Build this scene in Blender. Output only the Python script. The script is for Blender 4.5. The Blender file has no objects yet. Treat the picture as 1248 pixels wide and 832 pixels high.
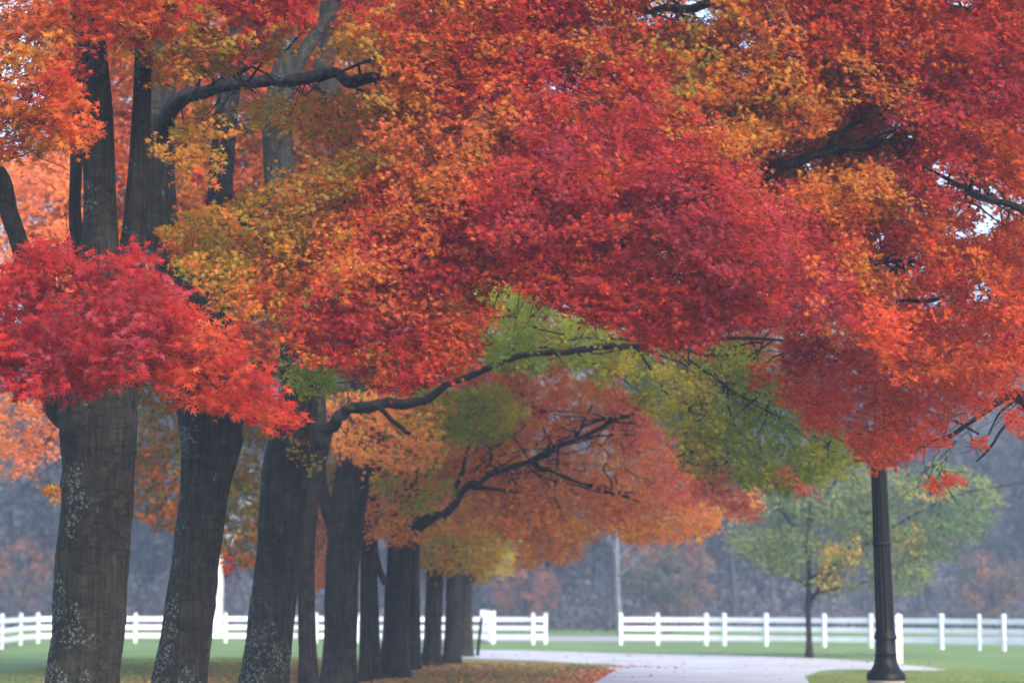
import bpy, math, random
import numpy as np
from mathutils import Vector, noise

random.seed(7)
rng = np.random.default_rng(11)
S = bpy.context.scene
COL = S.collection
R = math.radians

# ------------------------------------------------------------------ camera
F = 2947.0                       # focal length in photo pixels (85 mm on 36 mm)
CH = 1.6                         # eye height
TH = math.atan((737.0 - 416.0) / F)
cth, sth = math.cos(TH), math.sin(TH)
cam_d = bpy.data.cameras.new('camera')
cam = bpy.data.objects.new('camera', cam_d)
COL.objects.link(cam)
cam.location = (0, 0, CH)
cam.rotation_euler = (math.pi / 2 + TH, 0, 0)
cam_d.lens = 85.0
cam_d.sensor_width = 36.0
cam_d.clip_start = 0.5
cam_d.clip_end = 5000
cam_d.dof.use_dof = True
cam_d.dof.focus_distance = 29.0
cam_d.dof.aperture_fstop = 1.25
S.camera = cam


def P(px, py, D):
    """point on the plane y = D metres ahead seen at photo pixel px, py"""
    u = (px - 624.0) / F
    v = (416.0 - py) / F
    t = D / (cth - v * sth)
    return np.array([u * t, D, CH + t * (sth + v * cth)])


def ground_d(py):
    v = (416.0 - py) / F
    return -CH / (sth + v * cth) * (cth - v * sth)


def G(px, py):
    """ground point under the photo pixel"""
    p = P(px, py, ground_d(py))
    p[2] = 0
    return p


# ------------------------------------------------------------------ helpers
def tag(o, label=None, cat=None, group=None, kind=None):
    if label: o['label'] = label
    if cat: o['category'] = cat
    if group: o['group'] = group
    if kind: o['kind'] = kind
    return o


def empty(name, loc, label, cat, group=None):
    o = bpy.data.objects.new(name, None)
    o.empty_display_size = 0.3
    COL.objects.link(o)
    o.location = tuple(float(c) for c in loc)
    return tag(o, label, cat, group)


def link(name, me, mat, parent=None, world=True):
    """world: mesh coordinates are world ones and get moved into the parent's frame"""
    if mat is not None:
        me.materials.append(mat)
    o = bpy.data.objects.new(name, me)
    if name == 'twigs': o['kind'] = 'stuff'
    COL.objects.link(o)
    if parent is not None:
        o.parent = parent
        if world:
            off = Vector((0, 0, 0))
            q = parent
            while q is not None:
                off += q.location
                q = q.parent
            o.location = -off
            # keep the origin with the thing: bake the shift into the mesh
            n = len(me.vertices)
            co = np.empty(n * 3, dtype=np.float32)
            me.vertices.foreach_get('co', co)
            co = co.reshape(-1, 3) - np.array(off, dtype=np.float32)
            me.vertices.foreach_set('co', co.ravel())
            me.update()
            o.location = (0, 0, 0)
    return o


def mesh_np(name, verts, faces_flat, sizes, cols=None, smooth=False):
    """verts (n,3), faces_flat loop indices, sizes per polygon"""
    me = bpy.data.meshes.new(name)
    verts = np.asarray(verts, dtype=np.float32)
    faces_flat = np.asarray(faces_flat, dtype=np.int32)
    if np.isscalar(sizes):
        sizes = np.full(len(faces_flat) // sizes, sizes, dtype=np.int32)
    sizes = np.asarray(sizes, dtype=np.int32)
    me.vertices.add(len(verts))
    me.vertices.foreach_set('co', verts.ravel())
    me.loops.add(len(faces_flat))
    me.loops.foreach_set('vertex_index', faces_flat)
    me.polygons.add(len(sizes))
    starts = np.concatenate([[0], np.cumsum(sizes)[:-1]]).astype(np.int32)
    me.polygons.foreach_set('loop_start', starts)
    me.update(calc_edges=True)
    me.polygons.foreach_set('use_smooth', np.full(len(sizes), smooth))
    if cols is not None:
        a = me.attributes.new('tint', 'FLOAT_COLOR', 'FACE')
        c4 = np.ones((len(sizes), 4), dtype=np.float32)
        c4[:, :3] = cols
        a.data.foreach_set('color', c4.ravel())
    return me


class MB:
    def __init__(self):
        self.v = []; self.f = []; self.n = 0

    def add(self, v, f):
        self.v.extend([tuple(map(float, p)) for p in v])
        self.f.extend([tuple(i + self.n for i in q) for q in f])
        self.n += len(v)

    def box(self, c, s, rz=0.0):
        hx, hy, hz = s[0] / 2, s[1] / 2, s[2] / 2
        ca, sa = math.cos(rz), math.sin(rz)
        v = []
        for z in (-hz, hz):
            for x, y in ((-hx, -hy), (hx, -hy), (hx, hy), (-hx, hy)):
                v.append((c[0] + x * ca - y * sa, c[1] + x * sa + y * ca, c[2] + z))
        self.add(v, [(3, 2, 1, 0), (4, 5, 6, 7), (0, 1, 5, 4), (1, 2, 6, 5), (2, 3, 7, 6), (3, 0, 4, 7)])

    def beam(self, a, b, w, h, tri=False):
        """rectangular bar from a to b, h along z"""
        a = np.array(a, float); b = np.array(b, float)
        d = (b - a) / np.linalg.norm(b - a)
        s = np.cross(d, (0, 0, 1.0)); s /= np.linalg.norm(s)
        u = np.cross(s, d)
        v = []
        for p in (a, b):
            for i, j in ((-1, -1), (1, -1), (1, 1), (-1, 1)):
                v.append(p + s * w / 2 * i + u * h / 2 * j)
        self.add(v, [(3, 2, 1, 0), (4, 5, 6, 7), (0, 1, 5, 4), (1, 2, 6, 5), (2, 3, 7, 6), (3, 0, 4, 7)])

    def lathe(self, c, prof, n=32, flute=None):
        v = []; f = []
        for (r, z) in prof:
            for k in range(n):
                a = 2 * math.pi * k / n
                rr = r
                if flute and flute[0] <= z <= flute[1]:
                    rr = r * (1 - flute[2] * (0.5 + 0.5 * math.cos(a * flute[3])))
                v.append((c[0] + rr * math.cos(a), c[1] + rr * math.sin(a), c[2] + z))
        for i in range(len(prof) - 1):
            for k in range(n):
                k2 = (k + 1) % n
                f.append((i * n + k, i * n + k2, (i + 1) * n + k2, (i + 1) * n + k))
        f.append(tuple(range(n - 1, -1, -1)))
        f.append(tuple((len(prof) - 1) * n + k for k in range(n)))
        self.add(v, f)

    def build(self, name, mat, parent=None, smooth=False, bevel=0.0, world=True):
        me = bpy.data.meshes.new(name)
        me.from_pydata(self.v, [], self.f)
        me.update()
        if smooth:
            me.polygons.foreach_set('use_smooth', [True] * len(me.polygons))
            me.set_sharp_from_angle(angle=R(40))
        o = link(name, me, mat, parent, world)
        if bevel:
            m = o.modifiers.new('bevel', 'BEVEL'); m.width = bevel; m.segments = 2
        return o


def catmull(pts, step):
    pts = [np.array(p, float) for p in pts]
    pts = [2 * pts[0] - pts[1]] + pts + [2 * pts[-1] - pts[-2]]
    out = []
    for i in range(1, len(pts) - 2):
        p0, p1, p2, p3 = pts[i - 1:i + 3]
        L = np.linalg.norm((p2 - p1)[:3])
        n = max(2, int(L / step))
        for k in range(n):
            t = k / n
            out.append(0.5 * ((2 * p1) + (-p0 + p2) * t + (2 * p0 - 5 * p1 + 4 * p2 - p3) * t * t
                              + (-p0 + 3 * p1 - 3 * p2 + p3) * t ** 3))
    out.append(pts[-2])
    return np.array(out)


def tube(path, seg, step, rough=0.0, seed=0.0, flare=0.0, knots=()):
    """path rows (x,y,z,r) -> verts, quads. rough: bark relief share of the radius"""
    c = catmull(path, step)
    n = len(c)
    T = np.gradient(c[:, :3], axis=0)
    T /= np.linalg.norm(T, axis=1)[:, None] + 1e-9
    ref = np.array([0, 1.0, 0.0]) if abs(T[0][1]) < 0.8 else np.array([1.0, 0, 0])
    N = ref - T[0] * np.dot(ref, T[0]); N /= np.linalg.norm(N)
    verts = np.empty((n, seg, 3))
    ang = np.arange(seg) * 2 * math.pi / seg
    arc = 0.0
    for i in range(n):
        if i:
            arc += np.linalg.norm(c[i, :3] - c[i - 1, :3])
        N = N - T[i] * np.dot(N, T[i]); N /= np.linalg.norm(N)
        B = np.cross(T[i], N)
        r = np.full(seg, max(c[i, 3], 0.003))
        if flare:
            h = max(0.0, c[i, 2])
            fl = math.exp(-h / 0.30) * flare
            r = r * (1 + fl * (1 + 0.45 * np.sin(ang * 5 + seed) + 0.25 * np.sin(ang * 3 + seed * 2)))
        if rough:
            for k in range(seg):
                a = ang[k]
                ca, sa = math.cos(a), math.sin(a)
                lump = noise.noise(Vector((ca * 1.1 + seed, sa * 1.1, arc * 0.75)))
                lump2 = noise.noise(Vector((ca * 2.4, sa * 2.4 + seed, arc * 2.2)))
                ridge = noise.noise(Vector((ca * 9 + seed, sa * 9, arc * 2.0))) + .5 * noise.noise(Vector((ca * 5, sa * 5 + seed, arc * 9.0)))
                crack = abs(noise.noise(Vector((ca * 1.6 + 5, sa * 1.6 + seed, arc * 7.0))))
                r[k] *= 1 + rough * (1.1 * lump + 0.9 * lump2 + 0.75 * ridge - 0.7 * max(0, 0.12 - crack) * 6)
            for (ka, kz, kr, kh) in knots:
                if abs(arc - kz) < kr * 3:
                    da = (ang - ka + math.pi) % (2 * math.pi) - math.pi
                    r += kh * np.exp(-(da * c[i, 3]) ** 2 / kr ** 2 - (arc - kz) ** 2 / kr ** 2)
        verts[i] = c[i, :3] + np.outer(np.cos(ang) * r, N) + np.outer(np.sin(ang) * r, B)
    V = verts.reshape(-1, 3)
    a = np.arange(n - 1)[:, None] * seg + np.arange(seg)[None, :]
    b = np.arange(n - 1)[:, None] * seg + ((np.arange(seg) + 1) % seg)[None, :]
    Q = np.stack([a, b, b + seg, a + seg], -1).reshape(-1, 4)
    # caps
    V = np.vstack([V, c[0, :3], c[-1, :3]])
    return V, Q, n, seg


def tubes_mesh(name, specs):
    vs, qs, ts, off = [], [], [], 0
    for sp in specs:
        V, Q, n, seg = tube(**sp)
        vs.append(V); qs.append(Q + off)
        k = np.arange(seg)
        ts.append(np.stack([(k + 1) % seg + off, k + off, np.full(seg, off + n * seg)], -1))
        base = (n - 1) * seg + off
        ts.append(np.stack([base + k, base + (k + 1) % seg, np.full(seg, off + n * seg + 1)], -1))
        off += len(V)
    V = np.vstack(vs); Q = np.vstack(qs); T = np.vstack(ts)
    flat = np.concatenate([Q.ravel(), T.ravel()])
    sizes = np.concatenate([np.full(len(Q), 4), np.full(len(T), 3)])
    return mesh_np(name, V, flat, sizes, smooth=True)


# ------------------------------------------------------------------ materials
def new_mat(name):
    m = bpy.data.materials.new(name)
    m.use_nodes = True
    nt = m.node_tree
    b = nt.nodes['Principled BSDF']
    return m, nt, b


def nd(nt, typ, **kw):
    n = nt.nodes.new(typ)
    for k, v in kw.items():
        if k in ('inputs',):
            for a, c in v.items():
                n.inputs[a].default_value = c
        else:
            setattr(n, k, v)
    return n


def ramp(nt, stops, fac):
    r = nt.nodes.new('ShaderNodeValToRGB')
    cr = r.color_ramp
    while len(cr.elements) < len(stops):
        cr.elements.new(0.5)
    for e, (p, c) in zip(cr.elements, stops):
        e.position = p
        e.color = (c[0], c[1], c[2], 1) if not np.isscalar(c) else (c, c, c, 1)
    nt.links.new(fac, r.inputs[0])
    return r.outputs[0]


def tex(nt, coord, scale, detail=4, rough=0.5, stretch=None, dist=0.0):
    v = coord
    if stretch:
        mp = nt.nodes.new('ShaderNodeMapping')
        mp.inputs['Scale'].default_value = stretch
        nt.links.new(coord, mp.inputs[0]); v = mp.outputs[0]
    n = nt.nodes.new('ShaderNodeTexNoise')
    n.inputs['Scale'].default_value = scale
    n.inputs['Detail'].default_value = detail
    n.inputs['Roughness'].default_value = rough
    n.inputs['Distortion'].default_value = dist
    nt.links.new(v, n.inputs['Vector'])
    return n.outputs['Fac']


def mixc(nt, fac, a, b, mode='MIX'):
    m = nt.nodes.new('ShaderNodeMix'); m.data_type = 'RGBA'; m.blend_type = mode
    if np.isscalar(fac): m.inputs[0].default_value = fac
    else: nt.links.new(fac, m.inputs[0])
    for i, x in ((6, a), (7, b)):
        if isinstance(x, (tuple, list)):
            m.inputs[i].default_value = (*x[:3], 1)
        else:
            nt.links.new(x, m.inputs[i])
    return m.outputs[2]


def math_n(nt, op, a, b=None):
    m = nt.nodes.new('ShaderNodeMath'); m.operation = op
    for i, x in enumerate((a, b)):
        if x is None: continue
        if np.isscalar(x): m.inputs[i].default_value = x
        else: nt.links.new(x, m.inputs[i])
    return m.outputs[0]


def bump(nt, b, h, dist, strength=1.0):
    n = nt.nodes.new('ShaderNodeBump')
    n.inputs['Distance'].default_value = dist
    n.inputs['Strength'].default_value = strength
    nt.links.new(h, n.inputs['Height'])
    nt.links.new(n.outputs[0], b.inputs['Normal'])


def leaf_mat(name, transl=0.35, rough=0.65, spec=0.12):
    m, nt, b = new_mat(name)
    at = nt.nodes.new('ShaderNodeAttribute'); at.attribute_name = 'tint'
    nt.links.new(at.outputs['Color'], b.inputs['Base Color'])
    b.inputs['Roughness'].default_value = rough
    b.inputs['Specular IOR Level'].default_value = spec
    t = nt.nodes.new('ShaderNodeBsdfTranslucent')
    nt.links.new(at.outputs['Color'], t.inputs['Color'])
    mx = nt.nodes.new('ShaderNodeMixShader'); mx.inputs[0].default_value = transl
    nt.links.new(b.outputs[0], mx.inputs[1]); nt.links.new(t.outputs[0], mx.inputs[2])
    nt.links.new(mx.outputs[0], nt.nodes['Material Output'].inputs['Surface'])
    return m


def bark_mat(name, dark, light, lichen=0.0, lichen_z=1.6, scale=1.0):
    m, nt, b = new_mat(name)
    gm = nt.nodes.new('ShaderNodeNewGeometry')
    co = gm.outputs['Position']
    broad = tex(nt, co, 1.3 * scale, 4, 0.6)
    ridg = tex(nt, co, 24 * scale, 4, 0.6, (1, 1, 0.07), 0.15)
    crk = nt.nodes.new('ShaderNodeTexNoise')
    mp = nt.nodes.new('ShaderNodeMapping'); mp.inputs['Scale'].default_value = (1.0, 1.0, 3.4)
    nt.links.new(co, mp.inputs[0]); nt.links.new(mp.outputs[0], crk.inputs['Vector'])
    crk.inputs['Scale'].default_value = 1.5 * scale; crk.inputs['Detail'].default_value = 5
    crk.inputs['Distortion'].default_value = 0.6
    cr = math_n(nt, 'ABSOLUTE', math_n(nt, 'SUBTRACT', crk.outputs['Fac'], 0.5))
    crf = ramp(nt, [(0.0, 0.45), (0.012, 0.8), (0.035, 1.0)], cr)
    base = ramp(nt, [(0.30, dark), (0.72, light)], broad)
    c2 = mixc(nt, ramp(nt, [(0.35, 0.0), (0.65, 1.0)], ridg), tuple(x * 0.55 for x in dark), base)
    mot = ramp(nt, [(0.52, 0.0), (0.62, 0.28)], tex(nt, co, 5.0 * scale, 7, 0.75))
    c2 = mixc(nt, mot, c2, tuple(min(.9, x * 1.9) for x in light))
    c3 = mixc(nt, crf, tuple(x * 0.35 for x in dark), c2)
    if lichen:
        vo = nt.nodes.new('ShaderNodeTexVoronoi'); vo.inputs['Scale'].default_value = 19
        dco = mixc(nt, 0.12, co, crk.outputs['Color'], 'ADD')
        nt.links.new(dco, vo.inputs['Vector'])
        blob = ramp(nt, [(0.26, 1.0), (0.52, 0.0)], vo.outputs['Distance'])
        patch = tex(nt, co, 1.9, 3, 0.6)
        sep = nt.nodes.new('ShaderNodeSeparateXYZ'); nt.links.new(co, sep.inputs[0])
        hz = nt.nodes.new('ShaderNodeMapRange')
        hz.inputs[1].default_value = 0.1; hz.inputs[2].default_value = lichen_z
        hz.inputs[3].default_value = 0.16; hz.inputs[4].default_value = -0.10
        nt.links.new(sep.outputs[2], hz.inputs[0])
        # lichen keeps to the shaded, western side of the stem
        nx = nt.nodes.new('ShaderNodeSeparateXYZ'); nt.links.new(gm.outputs['Normal'], nx.inputs[0])
        side = math_n(nt, 'MULTIPLY', nx.outputs[0], -0.10)
        pm = math_n(nt, 'ADD', math_n(nt, 'ADD', patch, hz.outputs[0]), side)
        pf = ramp(nt, [(0.60 - lichen, 0.0), (0.66 - lichen, 1.0)], pm)
        sp = tex(nt, co, 60, 3, 0.7)
        lf = math_n(nt, 'MULTIPLY', math_n(nt, 'MULTIPLY', pf, blob), ramp(nt, [(0.4, 0.2), (0.6, 1.0)], sp))
        c3 = mixc(nt, lf, c3, (0.13, 0.165, 0.155))
    nt.links.new(c3, b.inputs['Base Color'])
    b.inputs['Roughness'].default_value = 0.9
    b.inputs['Specular IOR Level'].default_value = 0.2
    h = math_n(nt, 'ADD', math_n(nt, 'MULTIPLY', ridg, 0.55), math_n(nt, 'MULTIPLY', crf, 0.35))
    bump(nt, b, h, 0.06 / scale, 1.0)
    return m


M = {}
M['leaf'] = leaf_mat('maple_leaf', 0.62)
M['leaf_far'] = leaf_mat('far_leaf', 0.25)
M['litter'] = leaf_mat('fallen_leaf', 0.05)
M['bark_near'] = bark_mat('lichened_bark', (0.015, 0.0145, 0.012), (0.042, 0.038, 0.032), lichen=0.105)
M['bark'] = bark_mat('maple_bark', (0.015, 0.0145, 0.012), (0.042, 0.038, 0.032), lichen=0.0)
M['bark_limb'] = bark_mat('limb_bark', (0.012, 0.011, 0.009), (0.030, 0.026, 0.022))
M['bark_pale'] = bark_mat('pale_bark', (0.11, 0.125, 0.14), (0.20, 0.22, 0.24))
M['bark_white'] = bark_mat('white_bark', (0.45, 0.46, 0.47), (0.66, 0.67, 0.68))
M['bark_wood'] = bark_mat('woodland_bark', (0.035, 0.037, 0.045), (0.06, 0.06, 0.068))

m, nt, b = new_mat('white_fence_board')
co = nt.nodes.new('ShaderNodeNewGeometry').outputs['Position']
n1 = tex(nt, co, 1.5, 5, 0.6)
nt.links.new(ramp(nt, [(0.3, (0.50, 0.55, 0.62)), (0.6, (0.64, 0.68, 0.75))], n1), b.inputs['Base Color'])
b.inputs['Roughness'].default_value = 0.45
M['white'] = m

m, nt, b = new_mat('black_cast_iron')
co = nt.nodes.new('ShaderNodeNewGeometry').outputs['Position']
n1 = tex(nt, co, 9, 6, 0.65)
nt.links.new(ramp(nt, [(0.35, (0.002, 0.002, 0.0024)), (0.75, (0.005, 0.005, 0.006))], n1), b.inputs['Base Color'])
nt.links.new(ramp(nt, [(0.3, 0.36), (0.7, 0.5)], n1), b.inputs['Roughness'])
b.inputs['Specular IOR Level'].default_value = 0.16
bump(nt, b, tex(nt, co, 120, 3, 0.6), 0.001, 0.5)
M['iron'] = m

m, nt, b = new_mat('frosted_lamp_glass')
b.inputs['Base Color'].default_value = (0.42, 0.43, 0.46, 1)
b.inputs['Roughness'].default_value = 0.35
b.inputs['Transmission Weight'].default_value = 0.45
M['glass'] = m

m, nt, b = new_mat('concrete')
co = nt.nodes.new('ShaderNodeNewGeometry').outputs['Position']
nt.links.new(ramp(nt, [(0.3, (0.22, 0.19, 0.17)), (0.7, (0.38, 0.34, 0.31))], tex(nt, co, 14, 6, 0.65)), b.inputs['Base Color'])
b.inputs['Roughness'].default_value = 0.9
M['concrete'] = m

# lawn
m, nt, b = new_mat('misty_lawn')
co = nt.nodes.new('ShaderNodeNewGeometry').outputs['Position']
g1 = tex(nt, co, 0.22, 5, 0.6)
g2 = tex(nt, co, 9.0, 6, 0.7, (1, 0.35, 1))
g3 = tex(nt, co, 1.4, 5, 0.65)
green = ramp(nt, [(0.3, (0.045, 0.105, 0.036)), (0.7, (0.115, 0.19, 0.068))], g1)
green2 = mixc(nt, ramp(nt, [(0.35, 0.0), (0.7, 0.7)], g2), green, (0.16, 0.20, 0.085))
sep = nt.nodes.new('ShaderNodeSeparateXYZ'); nt.links.new(co, sep.inputs[0])
# dead grass and leaf crumbs under the tree row: a band round the line the trunks stand on
xl = math_n(nt, 'ADD', math_n(nt, 'MULTIPLY', sep.outputs[1], 0.098), -8.75)
dx = math_n(nt, 'ABSOLUTE', math_n(nt, 'SUBTRACT', sep.outputs[0], xl))
mr = nt.nodes.new('ShaderNodeMapRange')
mr.inputs[1].default_value = 2.0; mr.inputs[2].default_value = 7.0
mr.inputs[3].default_value = 1.0; mr.inputs[4].default_value = 0.0
nt.links.new(dx, mr.inputs[0])
my = nt.nodes.new('ShaderNodeMapRange')
my.inputs[1].default_value = 62; my.inputs[2].default_value = 84
my.inputs[3].default_value = 1.0; my.inputs[4].default_value = 0.0
nt.links.new(sep.outputs[1], my.inputs[0])
pat = math_n(nt, 'MULTIPLY', math_n(nt, 'MULTIPLY', mr.outputs[0], my.outputs[0]),
             ramp(nt, [(0.34, 0.15), (0.6, 1.0)], g3))
lawnc = mixc(nt, pat, green2, (0.20, 0.145, 0.085))
nt.links.new(lawnc, b.inputs['Base Color'])
b.inputs['Roughness'].default_value = 0.95
b.inputs['Specular IOR Level'].default_value = 0.1
bump(nt, b, g2, 0.05, 0.6)
M['lawn'] = m

m, nt, b = new_mat('pale_asphalt')
co = nt.nodes.new('ShaderNodeNewGeometry').outputs['Position']
a1 = tex(nt, co, 0.45, 7, 0.7); a2 = tex(nt, co, 45, 3, 0.7)
base = ramp(nt, [(0.3, (0.22, 0.22, 0.24)), (0.5, (0.34, 0.34, 0.37)), (0.68, (0.42, 0.42, 0.46))], a1)
nt.links.new(mixc(nt, ramp(nt, [(0.4, 0.0), (0.7, 0.4)], a2), base, (0.17, 0.17, 0.18)), b.inputs['Base Color'])
b.inputs['Roughness'].default_value = 0.55
b.inputs['Specular IOR Level'].default_value = 0.5
bump(nt, b, a2, 0.006, 0.5)
M['road'] = m

m, nt, b = new_mat('worn_asphalt')
co = nt.nodes.new('ShaderNodeNewGeometry').outputs['Position']
nt.links.new(ramp(nt, [(0.3, (0.17, 0.17, 0.20)), (0.7, (0.25, 0.25, 0.29))], tex(nt, co, 0.3, 6, 0.65)), b.inputs['Base Color'])
b.inputs['Roughness'].default_value = 0.7
M['far_asphalt'] = m

m, nt, b = new_mat('hillside_soil')
co = nt.nodes.new('ShaderNodeNewGeometry').outputs['Position']
nt.links.new(ramp(nt, [(0.3, (0.050, 0.042, 0.036)), (0.7, (0.10, 0.075, 0.06))], tex(nt, co, 0.12, 6, 0.65)), b.inputs['Base Color'])
b.inputs['Roughness'].default_value = 1.0
M['hill'] = m

# ------------------------------------------------------------------ ground
def sheet(name, pts, z, mat, label=None, cat=None, kind='structure', grid=None):
    me = bpy.data.meshes.new(name)
    me.from_pydata([(float(p[0]), float(p[1]), z) for p in pts], [], [tuple(range(len(pts)))])
    o = link(name, me, mat)
    tag(o, label, cat, None, kind)
    return o


sheet('lawn', [(-700, -60), (700, -60), (700, 900), (-700, 900)], 0.0, M['lawn'],
      'wide green lawn, brown with leaves under the maples', 'lawn')


def smooth_poly(pts, step=0.6, closed=True):
    P4 = [np.array([p[0], p[1], 0, 0.0]) for p in pts]
    c = catmull(P4, step)
    return [(p[0], p[1]) for p in c]


# the lane runs with the tree row and opens into a cross lane
Lx = lambda y: 1.46 + 0.088 * (y - 50)
Rx = lambda y: 6.1 + 0.088 * (y - 50)
left = [(Lx(y), y) for y in (-40, 0, 30, 48, 56)] + [(2.1, 61), (2.2, 64.5), (1.4, 68.5), (-.4, 72), (-2.6, 74.6), (-4.2, 77.5)]
right = [(-4.2, 83.5), (-2.5, 86.5), (0, 86.4)] + [tuple(G(*q)[:2]) for q in ((757, 796), (883, 798.6), (986, 802), (1060, 806), (1110, 811), (1146, 815), (1150, 817.5), (1100, 817.5), (1045, 815.5), (1006, 817), (989, 822), (984, 829))] \
    + [(Rx(y), y) for y in (46, 30, 0, -40)]
lane_pts = smooth_poly(left) + smooth_poly(right)
sheet('lane', lane_pts, 0.012, M['road'], 'pale asphalt lane curving past the maples into a cross lane', 'lane')
sheet('far_road', [(-8, 110.5), (-6, 109), (0, 108.5), (60, 104), (150, 92), (150, 109), (60, 121), (0, 125), (-6, 124.5), (-8, 122)],
      0.010, M['far_asphalt'], 'pale road beyond the white fences', 'road')

# hillside terrain behind
nx_, ny_ = 60, 26
hv = []
for j in range(ny_):
    for i in range(nx_):
        x = -380 + 760 * i / (nx_ - 1)
        t = j / (ny_ - 1)
        y = 172 + 330 * t
        z = -0.3 + 50 * (t ** 1.15) * (1 + 0.22 * noise.noise(Vector((x * 0.006, 3, 0)))) + 3.0 * noise.noise(Vector((x * 0.02, y * 0.02, 1))) * t
        z += max(0, x) * 0.06 * t
        if j == 0: z = -0.3
        hv.append((x, y, z))
hf = [(j * nx_ + i, j * nx_ + i + 1, (j + 1) * nx_ + i + 1, (j + 1) * nx_ + i) for j in range(ny_ - 1) for i in range(nx_ - 1)]
hm = bpy.data.meshes.new('hillside'); hm.from_pydata(hv, [], hf)
hm.polygons.foreach_set('use_smooth', [True] * len(hf))
tag(link('hillside', hm, M['hill']), 'wooded hillside rising behind the fences', 'hill', None, 'structure')


def hill_z(x, y):
    t = (y - 172) / 330
    if t <= 0: return 0.0
    return -0.3 + 50 * (t ** 1.15) * (1 + 0.22 * noise.noise(Vector((x * 0.006, 3, 0)))) + 3.0 * noise.noise(Vector((x * 0.02, y * 0.02, 1))) * t + max(0, x) * 0.06 * t


# ------------------------------------------------------------------ leaves
def leaf_template(kind):
    if kind == 'near':      # palmate maple leaf with five long lobes
        spec = [(0, .82), (18, .25), (44, .74), (68, .22), (98, .56), (140, .14), (180, .17)]
    elif kind == 'star':    # deeper cut leaf
        spec = [(0, .86), (14, .24), (38, .80), (58, .20), (84, .62), (120, .13), (180, .14)]
    else:
        spec = [(0, .78), (32, .30), (68, .66), (180, .25)]
    pts = [(math.sin(R(a)) * r, math.cos(R(a)) * r + 0.22, -0.22 * r * r) for a, r in spec]
    pts += [(-x, y, z) for (x, y, z) in reversed(pts[1:-1])]
    n = len(pts)
    if kind == 'far':
        # base vertex fans out
        bi = 3
        tris = [(bi, k % n, (k + 1) % n) for k in range(bi + 1, bi + n - 1)]
        return np.array(pts), np.array(tris)
    pts.append((0, 0.22, 0.02))
    tris = [(n, k, (k + 1) % n) for k in range(n)]
    return np.array(pts), np.array(tris)


TPL = {k: leaf_template(k) for k in ('near', 'star', 'far')}


def norm(a):
    return a / (np.linalg.norm(a, axis=-1, keepdims=True) + 1e-9)


def nz(p, s, o=0.0):
    return np.array([noise.noise(Vector((float(q[0]) * s + o, float(q[1]) * s, float(q[2]) * s + o * 0.7))) for q in p])


RED = (0.36, 0.022, 0.016); CRIM = (0.30, 0.020, 0.026); PINK = (0.33, 0.055, 0.07); DKRED = (0.22, 0.012, 0.018)
PURP = (0.26, 0.055, 0.085); ORR = (0.46, 0.055, 0.018); ORNG = (0.50, 0.125, 0.020); SALM = (0.54, 0.13, 0.05)
OCH = (0.45, 0.20, 0.022); OLV = (0.27, 0.22, 0.026); GRN = (0.13, 0.19, 0.022); YEL = (0.44, 0.32, 0.035)
PAL = {
    'red': [CRIM, RED, ORR, RED, PINK], 'crim': [PURP, CRIM, RED, PINK, RED, RED, PURP],
    'topmix': [ORR, ORNG, OCH, ORNG, ORR, ORNG, OCH, OLV],
    'redmix': [ORNG, ORR, RED, CRIM, RED, PINK, RED, ORR, RED],
    'bright': [(.78, .20, .06), (.78, .28, .06), (.74, .38, .06), (.78, .26, .11), (.76, .30, .06)],
    'oliveveil': [OCH, OLV, OLV, OCH, ORNG, OLV],
    'nearred': [PINK, CRIM, RED, RED, CRIM, PINK, RED],
    'nearscarlet': [CRIM, RED, ORR, RED, ORR, SALM],
    'scarlet': [(.60, .05, .02), (.64, .10, .03), (.60, .05, .03), (.66, .15, .03), (.56, .04, .03)],
    'lime': [(.55, .42, .04), (.34, .33, .03), (.22, .30, .03), (.18, .27, .03), (.36, .34, .03)],
    'redorange': [RED, ORR, ORNG, RED, ORR], 'orange': [ORR, ORNG, OCH, ORNG, SALM],
    'crimorange': [PINK, RED, ORR, SALM, ORNG, OCH],
    'ochre': [ORNG, OCH, OCH, OLV, ORNG], 'olive': [OCH, OLV, GRN, OLV, OCH], 'green': [YEL, OLV, GRN, GRN, OLV],
    'salmon': [(.74, .16, .05), (.76, .25, .10), (.76, .24, .06), (.76, .26, .13), (.7, .18, .12)], 'yellowolive': [OCH, YEL, OLV, OCH, ORNG],
    'olivemix': [ORNG, OCH, OLV, GRN, OCH, ORNG, SALM],
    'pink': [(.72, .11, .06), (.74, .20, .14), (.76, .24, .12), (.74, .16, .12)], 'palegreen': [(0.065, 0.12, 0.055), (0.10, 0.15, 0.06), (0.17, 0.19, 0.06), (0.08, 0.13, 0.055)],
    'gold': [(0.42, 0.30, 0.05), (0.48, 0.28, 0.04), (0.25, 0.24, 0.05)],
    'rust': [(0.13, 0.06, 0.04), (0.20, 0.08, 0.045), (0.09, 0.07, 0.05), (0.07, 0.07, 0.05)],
    'woods': [(0.06, 0.075, 0.095), (0.085, 0.085, 0.115), (0.13, 0.09, 0.10), (0.06, 0.08, 0.09), (0.08, 0.085, 0.12), (0.11, 0.095, 0.09), (0.055, 0.07, 0.095), (0.065, 0.08, 0.11)],  # blue-grey of the mist mixed into these leaf colours, besides the haze volume
}


def pal_pick(pal, v):
    p = np.array(pal)
    v = np.clip(v, 0, 0.9999) * (len(p) - 1)
    i = v.astype(int); f = (v - i)[:, None]
    return p[i] * (1 - f) + p[i + 1] * f


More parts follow.
